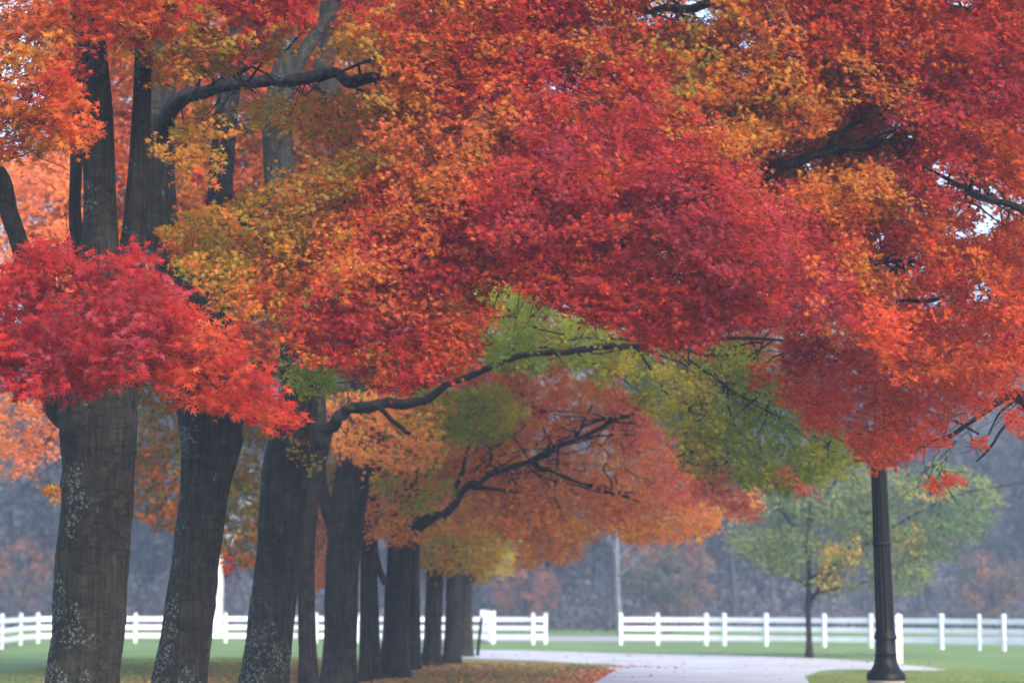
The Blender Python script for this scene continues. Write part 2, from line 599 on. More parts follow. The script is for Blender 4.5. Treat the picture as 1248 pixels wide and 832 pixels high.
def spray_leaves(C, face, K, L, size, tpl, pal, scale=0.9, seed=0.0, flat=0.5, droop=0.35, out=None):
    """C (N,3) twig centres -> leaf verts, tris, colours and the twig segments.
    face: the way the shoots look (outwards from their tree)"""
    N = len(C)
    n = norm(np.array(face)[None, :] + rng.normal(0, flat, (N, 3)))
    u = rng.normal(0, 1, (N, 3))
    if out is not None:
        u = u * 0.75 + out
    u[:, 2] -= droop
    u = norm(u - n * np.sum(u * n, 1)[:, None])
    w = np.cross(n, u)
    t = (np.arange(K)[None, :] + rng.uniform(-.4, .4, (N, K))) / K          # along the twig
    side = np.where(rng.random((N, K)) < 0.5, -1.0, 1.0)
    ll = L * rng.uniform(0.7, 1.25, (N, 1))
    sp = (rng.uniform(0.02, 0.42, (N, K))) * ll * (1.1 - t * 0.8)
    pos = C[:, None, :] + u[:, None, :] * ((t - 0.5) * ll)[..., None] + w[:, None, :] * (side * sp)[..., None] \
        + n[:, None, :] * rng.normal(0, 0.10 * L, (N, K))[..., None]
    phi = R(38) * side * rng.uniform(0.2, 1.6, (N, K))
    a = u[:, None, :] * np.cos(phi)[..., None] + w[:, None, :] * np.sin(phi)[..., None]
    a = a + rng.normal(0, 0.25, a.shape); a[..., 2] -= 0.30
    ln = norm(n[:, None, :] + rng.normal(0, 0.42, a.shape))
    a = norm(a - ln * np.sum(a * ln, -1)[..., None])
    bb = np.cross(ln, a)
    sz = size * rng.uniform(0.62, 1.2, (N, K))
    T, tri = TPL[tpl]
    pos = pos.reshape(-1, 3); a = a.reshape(-1, 3); bb = bb.reshape(-1, 3); ln = ln.reshape(-1, 3); sz = sz.reshape(-1)
    curl = rng.uniform(-0.3, 1.7, len(sz))
    V = pos[:, None, :] + sz[:, None, None] * (T[None, :, 0, None] * bb[:, None, :] + (T[None, :, 1, None] - .3) * a[:, None, :]
                                             + (T[None, :, 2, None] * curl[:, None, None]) * ln[:, None, :])
    nl = len(sz)
    F_ = tri[None, :, :] + (np.arange(nl) * len(T))[:, None, None]
    base = 0.5 + 0.95 * nz(C, scale, seed) + 0.35 * nz(C, scale * 3.3, seed + 9) + rng.normal(0, 0.07, N)
    v = np.repeat(base, K) + rng.normal(0, 0.06, nl)
    v = np.abs(v); v = np.where(v > 1, 2 - v, v)
    if isinstance(pal, str):
        hi = np.repeat(hue_palettes(C), K)
        col0 = np.zeros((nl, 3))
        for h in np.unique(hi):
            k_ = hi == h
            col0[k_] = pal_pick(PAL[HUES[h][2]], v[k_])
    else:
        col0 = pal_pick(pal, v)
    col = col0 * np.exp(rng.normal(0, 0.17, nl))[:, None]
    col = np.clip(col, 0.004, 0.8)
    col = np.repeat(col, len(tri), axis=0)
    a0 = C - u * ll * 0.50 - n * 0.05; b0 = C + u * ll * 0.25 - n * 0.02
    return V.reshape(-1, 3), F_.reshape(-1, 3), col, a0, b0


# how the turning colour drifts through the near canopy: (x, y, palette)
HUES = [(40, 40, 'orange'), (100, 130, 'redorange'), (40, 150, 'orange'), (150, 0, 'redorange'), (230, 80, 'ochre'), (240, 150, 'ochre'), (300, 10, 'red'), (400, 0, 'red'),
        (340, 60, 'ochre'), (330, 130, 'oliveveil'), (400, 140, 'oliveveil'), (440, 100, 'ochre'), (470, 60, 'ochre'), (500, 20, 'redorange'), (560, 20, 'orange'), (520, 110, 'orange'),
        (500, 170, 'orange'), (570, 150, 'crimorange'), (420, 210, 'oliveveil'), (350, 240, 'oliveveil'), (260, 270, 'oliveveil'), (300, 310, 'oliveveil'), (230, 310, 'orange'), (370, 300, 'ochre'),
        (330, 370, 'orange'), (350, 420, 'yellowolive'), (440, 260, 'orange'), (480, 240, 'crimorange'), (430, 320, 'crimorange'), (400, 400, 'redmix'), (480, 430, 'redmix'), (560, 430, 'redorange'),
        (480, 360, 'crimorange'), (560, 300, 'redmix'), (590, 360, 'redorange'), (600, 60, 'redorange'), (700, 20, 'red'), (660, 110, 'red'), (740, 110, 'red'), (720, 60, 'orange'), (790, 90, 'redorange'),
        (830, 55, 'olive'), (860, 110, 'orange'), (900, 50, 'orange'), (930, 120, 'ochre'), (980, 60, 'redorange'), (980, 170, 'orange'), (1030, 110, 'orange'), (1060, 50, 'redorange'),
        (1100, 130, 'redmix'), (1150, 50, 'redorange'), (1200, 100, 'redmix'), (1230, 190, 'redorange'), (1150, 200, 'redmix'), (1040, 230, 'orange'), (1110, 290, 'redorange'), (1060, 310, 'orange'),
        (1180, 330, 'redorange'), (1220, 400, 'scarlet'), (1110, 380, 'scarlet'), (1000, 460, 'scarlet'), (1060, 480, 'scarlet'), (1130, 450, 'scarlet'), (1100, 540, 'scarlet'), (620, 220, 'redmix'),
        (700, 180, 'crim'), (760, 230, 'redmix'), (700, 280, 'redmix'), (850, 250, 'crim'), (900, 330, 'crim'), (820, 180, 'redmix'), (950, 280, 'redmix'), (1020, 370, 'crim'), (960, 400, 'redmix'),
        (780, 340, 'red'), (700, 350, 'red'), (850, 410, 'red'), (620, 330, 'redmix'), (1180, 480, 'scarlet'), (700, -60, 'redorange'), (1000, -60, 'redorange'), (200, -60, 'redorange')]


def hue_palettes(C):
    """palette name per shoot, picked so that neighbouring colours interleave"""
    u = C[:, 0] / C[:, 1]; w_ = (C[:, 2] - CH) / C[:, 1]
    v = (w_ * cth - sth) / (cth + w_ * sth)          # back to photo rows
    t = (cth - v * sth)
    px = 624 + F * u * t; py = 416 - F * v
    hx = np.array([h[0] for h in HUES]); hy = np.array([h[1] for h in HUES])
    d2 = (px[:, None] - hx) ** 2 + ((py[:, None] - hy) * 1.15) ** 2
    wt = np.exp(-d2 / (2 * 38.0 ** 2)) + 1e-12
    wt /= wt.sum(1, keepdims=True)
    cum = np.cumsum(wt, 1)
    r = np.clip(.5 + .75 * nz(C, .9, 77.) + rng.normal(0, .16, len(C)), .001, .999)
    return (cum < r[:, None]).sum(1).clip(0, len(HUES) - 1)


class Crown:
    def __init__(self):
        self.V = []; self.F = []; self.C = []; self.n = 0; self.tw = []; self.br = []

    def add(self, V, Fc, C):
        self.V.append(V); self.F.append(Fc + self.n); self.C.append(C); self.n += len(V)

    def leaves_mesh(self, name):
        return mesh_np(name, np.vstack(self.V), np.vstack(self.F).ravel(), 3, np.vstack(self.C))


def twig_mesh(name, segs):
    """segs: list of (a, b, ra, rb) arrays -> three-sided tapered sticks"""
    A = np.array([s[0] for s in segs]); B = np.array([s[1] for s in segs])
    ra = np.array([s[2] for s in segs]); rb = np.array([s[3] for s in segs])
    d = norm(B - A)
    ref = np.where(np.abs(d[:, 2:3]) > 0.9, np.array([[1.0, 0, 0]]), np.array([[0, 0, 1.0]]))
    s = norm(np.cross(d, ref)); t = np.cross(d, s)
    k = 5
    ang = np.arange(k) * 2 * math.pi / k
    ring = s[:, None, :] * np.cos(ang)[None, :, None] + t[:, None, :] * np.sin(ang)[None, :, None]
    V = np.concatenate([A[:, None, :] + ring * ra[:, None, None], B[:, None, :] + ring * rb[:, None, None]], 1)
    q = np.array([(i, (i + 1) % k, k + (i + 1) % k, k + i) for i in range(k)])
    Q = q[None] + (np.arange(len(A)) * 2 * k)[:, None, None]
    return mesh_np(name, V.reshape(-1, 3), Q.ravel(), 4, smooth=True)


def in_poly(x, y, poly):
    inside = np.zeros(len(x), bool)
    n = len(poly); j = n - 1
    for i in range(n):
        xi, yi = poly[i]; xj, yj = poly[j]
        c = ((yi > y) != (yj > y)) & (x < (xj - xi) * (y - yi) / (yj - yi + 1e-9) + xi)
        inside ^= c; j = i
    return inside


def poly_area(p):
    return abs(sum(p[i][0] * p[(i + 1) % len(p)][1] - p[(i + 1) % len(p)][0] * p[i][1] for i in range(len(p)))) / 2


# openings in the canopy where the sky shows between the boughs
GAPS = [(1174, 6, 15, 9), (1207, 272, 11, 12), (1190, 280, 8, 7), (1238, 246, 9, 7), (856, 20, 17, 9), (912, 54, 7, 5), (905, 90, 7, 4),
        (1197, 357, 12, 12), (1070, 293, 10, 9), (1168, 287, 6, 6), (634, 62, 5, 6), (728, 30, 4, 4), (1062, 519, 11, 6), (985, 200, 6, 8)]

# limbs that stay in view: foliage nearer than the limb keeps off this strip (x, y ... , half width px, depth)
CLEAR = [([(948, 206), (985, 192), (1012, 184), (1055, 176), (1100, 172)], 15, 31.2), ([(1010, 186), (1040, 152), (1058, 140)], 11, 31.2),
         ([(1138, 209), (1190, 236), (1250, 260)], 5, 35.5), ([(795, 12), (830, 9), (862, 6)], 5, 34.8), ([(400, 520), (440, 496), (505, 488), (585, 452)], 3, 41.5),
         ([(630, 436), (690, 428), (775, 423)], 1, 41.5), ([(845, 438), (905, 485), (940, 502)], 3, 41.5), ([(505, 643), (547, 620), (585, 585), (645, 562), (690, 540), (768, 505)], 3, 50.5),
         ([(575, 594), (632, 600)], 3, 50.5), ([(647, 562), (710, 590)], 3, 50.5), ([(262, 106), (360, 94), (448, 99)], 10, 33.6), ([(200, 150), (226, 118)], 12, 33.6),
         ([(1094, 366), (1150, 362)], 3, 34.5), ([(1070, 321), (1110, 320)], 3, 34.5), ([(372, 62), (404, 8)], 10, 39), ([(897, 412), (945, 412)], 3, 41.5)]


def clear_mask(x, y, D, L, ppm):
    keep = np.ones(len(x), bool)
    for pl, hw, dd in CLEAR:
        for (ax, ay), (bx, by) in zip(pl[:-1], pl[1:]):
            l2 = (bx - ax) ** 2 + (by - ay) ** 2
            t = np.clip(((x - ax) * (bx - ax) + (y - ay) * (by - ay)) / l2, 0, 1)
            d = np.hypot(x - ax - t * (bx - ax), y - ay - t * (by - ay))
            keep &= ~((d < hw + L * ppm * .33) & (D < dd + .15))
    return keep


crowns = {}


def zone(owner, poly, d0, d1, pal, cover=3.0, K=14, L=0.45, size=0.09, tpl='near', clump=0.0, face=(0.12, -0.60, 0.78),
         scale=0.9, anchors=(), nb=0, seed=None, gaps=True, flat=0.34, droop=0.35, br=0.014, out=None, warp=46):
    cr = crowns.setdefault(owner, Crown())
    dm = (d0 + d1) / 2
    ppm = F / dm
    la = 0.30 * size * size * ppm * ppm * 0.62 if tpl != 'far' else 0.36 * size * size * ppm * ppm * 0.62
    N = int(poly_area(poly) * cover * 1.2 / (la * K))
    xs = [p[0] for p in poly]; ys = [p[1] for p in poly]
    pts = []
    warp = min(warp, .17 * min(max(xs) - min(xs), max(ys) - min(ys)))
    for _try in range(60):
        if len(pts) >= N: break
        M_ = int(max(60, 2.2 * N))
        x = rng.uniform(min(xs) - warp, max(xs) + warp, M_); y = rng.uniform(min(ys) - warp, max(ys) + warp, M_)
        wx = np.array([noise.noise(Vector((a_ * .018, b_ * .018, d0))) + .6 * noise.noise(Vector((a_ * .055, b_ * .055, d0 + 5))) for a_, b_ in zip(x, y)])
        wy = np.array([noise.noise(Vector((a_ * .018, b_ * .018, d0 + 50))) + .6 * noise.noise(Vector((a_ * .055, b_ * .055, d0 + 55))) for a_, b_ in zip(x, y)])
        k = in_poly(x + wx * warp, y + wy * warp * .7, poly)
        if gaps:
            for gx, gy, gr, gr2 in GAPS:
                e = 0.20 * L * ppm
                gr, gr2 = gr * .75, gr2 * .75
                k &= ((x - gx) / (gr + e)) ** 2 + ((y - gy) / (gr2 + e)) ** 2 > 1
        pts.extend(zip(x[k], y[k]))
    pts = pts[:N]
    N = len(pts)
    D = rng.uniform(d0, d1, N)
    km = clear_mask(np.array([p[0] for p in pts]), np.array([p[1] for p in pts]), D, L, ppm)
    pts = [p for p, k in zip(pts, km) if k]; D = D[km]
    C = np.array([P(px, py, d) for (px, py), d in zip(pts, D)])
    if clump:
        Cs = C * np.array([0.62, 0.62, 1.75])
        c = nz(Cs, 1.1, 31.0) + 0.5 * nz(Cs, 2.6, 7.0)
        C = C[c > -0.42 + clump]
    C = C[C[:, 2] > 0.8]
    if not len(C): return
    V, Fc, col, a0, b0 = spray_leaves(C, face, K, L, size, tpl, PAL[pal] if pal != 'map' else 'map', scale,
                                      seed if seed is not None else rng.uniform(0, 50), flat, droop, out)
    cr.add(V, Fc, col)
    rt = 0.0035 if size < 0.12 else 0.005
    for a, b_ in zip(a0, b0):
        cr.tw.append((a, b_, rt * 1.1, rt * 0.4))
    # boughs that carry the shoots, from an anchor on a limb
    for k in range(int(nb * .9 + .5)):
        A = np.array(P(*anchors[k % len(anchors)])) + rng.normal(0, [.3, .2, .05])
        near = np.argsort(np.linalg.norm(C - A, axis=1))[:max(3, int(len(C) * .45))]
        tgt = C[near[rng.integers(len(near))]] + np.array([0, .5, .05])
        n = 7
        Lk = np.linalg.norm(tgt - A)
        bend = rng.normal(0, 0.10 * Lk, 3); bend[2] = abs(bend[2]) * 0.5
        prev = A
        r0 = br * min(1.5, 0.5 + Lk / 4)
        for i in range(1, n + 1):
            t = i / n
            q = A + (tgt - A) * t + bend * math.sin(math.pi * t) + rng.normal(0, 0.018 * Lk, 3) * (t < 1)
            ra = r0 * (1 - (i - 1) / n) ** 0.8 + 0.004; rb_ = r0 * (1 - i / n) ** 0.8 + 0.004
            cr.br.append((prev, q, ra, rb_))
            if i > 1:
                for _ in range(2 if i > 3 else 0):
                    s_ = (q - prev); s_ = s_ / np.linalg.norm(s_)
                    dd = norm((s_ + rng.normal(0, 0.6, 3))[None])[0]
                    e = q + dd * rng.uniform(0.25, 0.6)
                    cr.br.append((q, e, rb_ * 0.55 + 0.002, 0.003))
                    e2 = e + norm((dd + rng.normal(0, 0.5, 3))[None])[0] * 0.25
                    cr.br.append((e, e2, 0.0035, 0.002))
            prev = q


# ------------------------------------------------------------------ the maples
# name key: (base x px, depth, label)
T = {}


def tree(key, bx, D, label):
    base = P(bx, 737, D); base[2] = 0
    T[key] = empty('maple_tree', base, label, 'tree', 'maples lining the lane')
    return T[key]


def wpath(pts, D=None):
    """pts rows (px, py, half width px[, depth]) -> world rows with radius"""
    out = []
    for q in pts:
        d = q[3] if len(q) > 3 else D
        p = P(q[0], q[1], d)
        out.append((p[0], p[1], p[2], q[2] * d / F))
    return out


def stem(key, pts, D, mat, seg=40, step=0.06, rough=0.045, seed=0.0, ground=True, flare=0.25, extra=(), knots=()):
    w = [(q[0], q[1], q[2], q[3] * (.97 if D < 40 else .88)) for q in wpath(pts, D)]
    if ground:
        a, b_ = np.array(w[0]), np.array(w[1])
        if a[2] > 0.02:      # run on down to the ground along its own lean
            s = (a[:3] - b_[:3]) / max(1e-6, (b_[2] - a[2]))
            g = a[:3] + s * (a[2] + 0.12) * np.array([0.6, 0.6, 1.0])
            g[2] = -0.12
            w = [(g[0], g[1], g[2], a[3] * 1.06)] + w
    kr = random.Random(int(seed * 10))
    knots = tuple(knots) + tuple((kr.uniform(0, 6.28), kr.uniform(.8, 6.5), kr.uniform(.06, .15), kr.uniform(.012, .05) * w[1][3] * 2.2) for _ in range(12))
    specs = [dict(path=w, seg=seg, step=step, rough=rough, seed=seed, flare=flare if ground else 0, knots=knots)]
    for e in extra:
        specs.append(dict(path=wpath(e, D), seg=max(12, seg // 2), step=step * 1.3, rough=rough, seed=seed + 3))
    return link('trunk', tubes_mesh('trunk', specs), mat, T[key])


def wander(path, seed, amt=0.24):
    c = catmull(path, .42)
    rr = np.random.default_rng(int(seed * 10) + 3)
    j = rr.normal(0, 1, (len(c), 3)) * (c[:, 3:4] * amt + .006)
    j[0] = 0; j[-1] = 0
    c = c.copy(); c[:, :3] += j; c[:, 3] *= 1 + rr.normal(0, .07, len(c))
    return [tuple(q) for q in c]


def limb(key, pts, D, mat=None, seg=14, step=0.12, rough=0.07, seed=0.0, extra=()):
    rough = max(rough, .12)
    specs = [dict(path=wander(wpath(pts, D), seed), seg=seg, step=step, rough=rough, seed=seed)]
    for e in extra:
        specs.append(dict(path=wander(wpath(e, D), seed + len(specs), .3), seg=10, step=step, rough=rough, seed=seed + 1))
    return link('limb', tubes_mesh('limb', specs), mat or M['bark_limb'], T[key])


tree('a', 100, 31, 'thick maple with lichened trunk under a bright red bough, leftmost trunk')
stem('a', [(102, 832, 45), (108, 760, 44.5), (112, 690, 45.5), (119, 600, 45), (120, 540, 48), (119, 490, 50), (119, 430, 42), (121, 350, 28), (122, 250, 21), (119, 160, 21),
           (112, 80, 21), (104, 0, 19), (96, -90, 16)], 31, M['bark_near'], seg=84, step=0.035, seed=1.3, rough=0.04,
     knots=((3.14, 1.55, 0.13, 0.075), (1.2, 2.2, 0.10, 0.03)),
     extra=[[(135, 500, 30), (150, 430, 24), (158, 340, 18), (166, 250, 14), (172, 150, 12), (176, 0, 9)]])
limb('a', [(95, 520, 18), (72, 450, 17), (48, 385, 14), (34, 330, 13), (16, 265, 11), (-12, 190, 10), (-60, 110, 8)], 31.2, seed=2.0, seg=22, step=0.06,
     extra=[[(38, 335, 4), (20, 330, 3), (-20, 318, 2)]])
limb('a', [(118, 480, 12), (104, 380, 9), (97, 300, 8), (94, 200, 7), (90, 80, 6)], 32.5, seed=2.8)

tree('b', 215, 35, 'maple with grey green lichen flecks leaning right, second from the left')
stem('b', [(219, 832, 33), (230, 750, 30.5), (240, 670, 29.5), (249, 600, 31), (256, 545, 37), (256, 480, 42), (250, 400, 38), (232, 350, 30), (206, 310, 27),
           (192, 270, 26), (188, 200, 26), (190, 130, 25), (196, 60, 20), (204, -10, 17), (210, -90, 14)], 35, M['bark_near'], seg=72, step=0.04, seed=4.1, rough=0.045,
     extra=[[(258, 430, 24), (262, 350, 18), (267, 260, 16), (271, 190, 15), (278, 120, 14), (290, 50, 13), (304, -20, 11), (315, -90, 9)]])
limb('b', [(190, 215, 12, 35), (198, 165, 13, 34.8), (210, 136, 10.5, 34.3), (230, 115, 9, 33.9), (262, 106, 8, 33.6), (310, 99, 8), (360, 94, 8), (410, 92, 7.5), (448, 99, 8), (500, 96, 6), (560, 104, 5), (640, 90, 4)], 33.6, M['bark_near'],
     seg=26, step=0.05, rough=0.09, seed=5.5, extra=[[(262, 106, 5), (300, 78, 5), (330, 50, 4), (352, 20, 3)]])

tree('c', 320, 39, 'maple with pale right flank beside a slim trunk, third from the left')
stem('c', [(322, 832, 30), (331, 750, 28.5), (340, 670, 28.5), (346, 600, 30), (354, 540, 30), (364, 480, 25), (362, 400, 22), (352, 320, 20), (342, 240, 19),
           (338, 170, 19), (342, 110, 17), (350, 60, 12), (356, 0, 14), (360, -90, 11)], 39, M['bark_near'], seg=60, step=0.045, seed=7.7, rough=0.04,
     extra=[[(340, 140, 11), (352, 100, 10), (372, 62, 9), (392, 30, 8), (404, 8, 8), (420, -60, 6)]])
limb('c', [(352, 330, 12), (420, 300, 11), (520, 290, 10), (640, 300, 9.5), (780, 290, 9), (880, 250, 8.5, 32), (950, 205, 7, 31.2), (985, 192, 6.3, 31.2), (1012, 184, 6, 31.2), (1055, 176, 5, 31.2), (1098, 173, 3.6, 31.2), (1112, 180, 1.5, 31.2)],
     34, seed=8.4, rough=0.1, seg=18, step=0.08, extra=[[(1003, 187, 4.5, 31.2), (1022, 168, 4.4, 31.2), (1040, 152, 3.6, 31.2), (1058, 140, 2.4, 31.2)], [(1050, 177, 2.5, 31.2), (1070, 166, 2, 31.2), (1092, 160, 1, 31.2)], [(1085, 175, 1.8, 31.2), (1100, 190, 1.2, 31.2), (1112, 196, .8, 31.2)]])
limb('c', [(396, 130, 13), (398, 80, 14), (404, 20, 13), (410, -60, 11)], 44, seed=9.0, seg=20)

tree('d', 376, 44, 'slim maple pressed against a thicker trunk and carrying a long dark bough')
stem('d', [(376, 832, 13.5), (374, 760, 12), (373, 690, 12), (377, 620, 12), (384, 575, 12), (392, 540, 12), (398, 522, 10)], 44, M['bark'], seg=30, seed=10.1,
     extra=[[(386, 560, 11), (388, 500, 10), (384, 430, 9), (380, 330, 8), (384, 200, 6)]])
limb('d', [(390, 548, 9), (402, 518, 8), (418, 504, 7.6), (445, 494, 7.6), (475, 492, 7), (505, 488, 5.4), (545, 470, 4.2), (585, 452, 3.8), (630, 435, 3.4), (690, 428, 3.8), (740, 423, 3.6), (775, 423, 2.8), (850, 416, 2.2),
             (935, 413, 1.8), (1000, 424, 1.6), (1060, 430, 1.4), (1150, 432, 1.0)], 41.5, seed=11.0, rough=0.1,
     extra=[[(445, 494, 4.5), (468, 500, 3), (488, 522, 3), (500, 528, 2)], [(840, 438, 1.4), (870, 460, 1.3), (905, 485, 1.1), (940, 502, .9), (990, 540, 0.5)],
            [(820, 418, 2.4), (860, 432, 2), (915, 430, 1.2)], [(775, 423, 1.5), (800, 460, 1.3), (830, 510, 1.1), (845, 560, .8)], [(560, 348, 4), (590, 362, 3), (615, 372, 2), (640, 395, 1.4), (700, 410, 1)]])

tree('e', 413, 47, 'stout dark maple with a stubby side fork, beside the slim trunk with long bough')
stem('e', [(413, 832, 24), (415, 770, 22.5), (417, 700, 23), (421, 640, 24), (428, 590, 25), (434, 555, 24), (440, 500, 21), (450, 420, 16), (462, 320, 11)], 47, M['bark'], seg=44, seed=12.4,
     extra=[[(412, 650, 12), (400, 622, 9), (394, 600, 7), (390, 560, 6)]])

tree('f', 444, 50, 'slender maple half hidden between two stout dark trunks')
stem('f', [(445, 830, 9), (446, 760, 8.5), (447, 690, 8.5), (449, 630, 8), (456, 560, 7), (460, 500, 6)], 50, M['bark'], seg=24, seed=13.5)
tree('g', 457, 51.5, 'thin curved maple stem squeezed against the slender trunk')
stem('g', [(458, 824, 7), (457, 760, 6), (455, 700, 5.5), (456, 640, 5.5), (461, 580, 5), (465, 510, 4.5)], 51.5, M['bark'], seg=20, seed=14.5,
     extra=[[(456, 640, 4.5), (457, 668, 4), (463, 695, 4), (470, 712, 4)]])

tree('h', 480, 53, 'maple reaching a dark crooked bough over the lane under orange leaves')
stem('h', [(480, 822, 20), (483, 770, 18.5), (486, 700, 17.5), (489, 650, 17), (493, 610, 15), (500, 570, 13), (512, 520, 10), (520, 450, 7)], 53, M['bark'], seg=40, seed=15.5,
     extra=[[(495, 600, 9), (488, 575, 9), (490, 550, 8), (486, 500, 6)], [(508, 610, 6), (524, 580, 5), (530, 560, 4), (545, 520, 3)]])
limb('h', [(492, 650, 9), (508, 641, 7.5), (530, 632, 6.6), (547, 620, 5.6), (562, 600, 4.6), (585, 585, 3.8), (610, 574, 3.2), (645, 562, 3.2), (672, 548, 3.5), (690, 540, 3), (715, 530, 2.6), (745, 515, 2.6), (768, 505, 2.8), (795, 488, 2)],
     50.5, seed=16.2, rough=0.14, seg=14, step=0.1,
     extra=[[(575, 594, 2.5), (605, 596, 2.2), (632, 600, 1.6)], [(647, 562, 2), (672, 575, 2), (710, 590, 1.8), (750, 602, 1.2), (780, 612, .8)], [(690, 540, 1.8), (720, 532, 1.6), (775, 530, 1)],
            [(547, 620, 3), (556, 590, 3), (568, 560, 2.5), (572, 530, 2)], [(700, 535, 1.5), (712, 512, 1.3), (722, 492, 1)]])

tree('i', 505, 59.5, 'narrow maple trunk showing at the right flank of the one with the crooked bough')
stem('i', [(505, 812, 9.5), (505, 760, 8.5), (505, 700, 8), (507, 640, 7), (512, 560, 5)], 59.5, M['bark'], seg=24, seed=17)
tree('j', 526, 63.7, 'sturdy maple in the far part of the row, left of a closely paired trunk')
stem('j', [(526, 806, 13.5), (528, 760, 12), (530, 710, 12), (532, 690, 13), (536, 640, 10), (540, 560, 6)], 63.7, M['bark'], seg=32, seed=18)
tree('k', 551, 65.5, 'maple paired closely with the trunk before it, dark bark, near the row end')
stem('k', [(551, 805, 12.5), (552, 760, 11.2), (554, 710, 11.5), (556, 690, 12.5), (560, 640, 10), (566, 560, 6)], 65.5, M['bark'], seg=32, seed=19)
tree('l', 569, 76, 'last maple of the row with a thin forked branch, beside the dark stake')
stem('l', [(569, 797, 9), (569, 760, 7.8), (569, 700, 7.5), (571, 670, 7), (575, 600, 5)], 76, M['bark'], seg=26, seed=20)
limb('l', [(570, 712, 4), (575, 690, 3.6), (582, 672, 3), (592, 660, 2.2), (606, 652, 1.4)], 75.5, seed=21,
     extra=[[(575, 710, 1.6), (588, 695, 1.4), (604, 682, 1.0), (618, 678, .7)]])

# a maple standing just outside the frame on the right, its boughs reach in over the lamp
base = P(1480, 737, 36.5); base[2] = 0
T['r'] = empty('maple_tree', base, 'red maple rooted beyond the right edge, its boughs hanging over the black lamp', 'tree')
stem('r', [(1480, 900, 40), (1478, 760, 36), (1470, 600, 35), (1462, 450, 32), (1470, 300, 26), (1480, 100, 20), (1485, -90, 14)], 36.5, M['bark_near'], seg=40, step=0.1, seed=30)
limb('r', [(1466, 470, 16), (1400, 380, 12), (1320, 300, 9), (1250, 258, 5), (1215, 245, 4), (1190, 236, 3.6), (1160, 221, 2.6), (1138, 209, 1.8), (1110, 196, 1)], 35.5, seed=31, rough=.1,
     extra=[[(1215, 245, 2.5), (1195, 228, 2.2), (1170, 215, 1.4)], [(1190, 236, 2), (1175, 228, 1.8), (1150, 224, 1)]])
limb('r', [(1464, 600, 15), (1380, 545, 13), (1300, 505, 11), (1252, 488, 9), (1236, 482, 7), (1200, 500, 3), (1160, 530, 2.5), (1120, 536, 2), (1080, 530, 1.6), (1040, 520, 1.2)], 36, seed=32, rough=.1,
     extra=[[(1250, 488, 3), (1228, 515, 2), (1212, 540, 1.6), (1190, 562, 1)], [(1160, 530, 1.6), (1110, 548, 1.4), (1070, 552, 1)], [(1240, 484, 2), (1220, 500, 1.4), (1205, 530, 1)]])
limb('r', [(1466, 420, 14), (1380, 200, 10), (1300, 60, 7), (1248, 22, 4), (1210, 32, 3), (1160, 60, 2), (1110, 80, 1.5)], 37, seed=33)
limb('r', [(1462, 500, 12), (1330, 400, 8), (1230, 350, 5), (1150, 325, 3.4), (1100, 318, 3), (1070, 321, 2), (1020, 330, 1.2)], 34.5, seed=34, extra=[[(1150, 362, 2.6), (1120, 366, 2.4), (1094, 366, 2)]])
limb('r', [(1466, 300, 12), (1300, 60, 8), (1100, 0, 6), (960, -20, 5), (862, 6, 5.5), (830, 10, 5), (795, 12, 4), (770, 22, 2)], 34.8, seed=35, rough=.12,
     extra=[[(830, 10, 3), (812, 45, 3), (792, 58, 3), (775, 64, 1.5)]])

UP = -120
# ---- nearest, sharp foliage
zone('a', [(-50, 340), (0, 338), (38, 318), (70, 306), (110, 306), (150, 308), (185, 322), (205, 350), (215, 400), (205, 450), (185, 478), (150, 472), (110, 482), (70, 492), (20, 478), (-50, 490)],
     25.5, 28, 'nearred', cover=4.2, K=10, L=0.36, size=0.118, tpl='near', clump=0.12, anchors=[(60, 440, 29), (40, 400, 29), (150, 420, 29)], nb=16, scale=1.1, droop=0.8)
zone('a', [(195, 350), (235, 390), (290, 400), (315, 430), (345, 480), (366, 505), (372, 530), (356, 540), (335, 512), (290, 498), (250, 505), (215, 488), (190, 478)],
     26, 28.5, 'nearscarlet', cover=4.4, K=9, L=0.32, size=0.115, tpl='near', clump=0.05, anchors=[(150, 420, 29), (230, 420, 29)], nb=10, scale=1.3, droop=0.8)
zone('b', [(365, 380), (400, 330), (450, 300), (520, 290), (560, 330), (590, 400), (600, 432), (560, 462), (500, 468), (440, 462), (395, 448), (360, 432)],
     28, 30, 'map', cover=4.4, K=14, L=0.36, size=0.076, clump=0.0, anchors=[(360, 380, 33), (420, 330, 32)], nb=14, scale=0.8, seed=3)
zone('b', [(380, 330), (430, 270), (500, 230), (560, 200), (620, 240), (600, 330), (560, 370), (500, 330), (430, 345)], 28.5, 31, 'map', cover=3.8, K=14, L=0.36, size=0.073,
     anchors=[(500, 300, 33)], nb=10, seed=12)
zone('b', [(540, 200), (590, 135), (640, 90), (700, 80), (770, 92), (830, 125), (890, 165), (940, 230), (985, 300), (1030, 345), (1075, 385), (1060, 408), (1000, 398), (940, 395), (900, 398),
           (880, 420), (850, 432), (800, 415), (745, 385), (690, 368), (630, 345), (585, 325), (560, 345), (540, 290)],
     28, 32.5, 'map', cover=4.4, K=14, L=0.36, size=0.072, clump=0.04, anchors=[(640, 300, 33.5), (780, 290, 33.5), (880, 255, 33.5), (560, 290, 33.5)], nb=34, scale=0.7, seed=5)
zone('b', [(560, 230), (620, 190), (700, 160), (800, 180), (900, 215), (960, 270), (1010, 330), (990, 370), (900, 350), (830, 310), (760, 270), (680, 300), (600, 300)],
     27, 29, 'map', cover=2.2, K=14, L=0.36, size=0.072, clump=0.1, anchors=[(780, 290, 33.5)], nb=4, scale=0.9, seed=8)
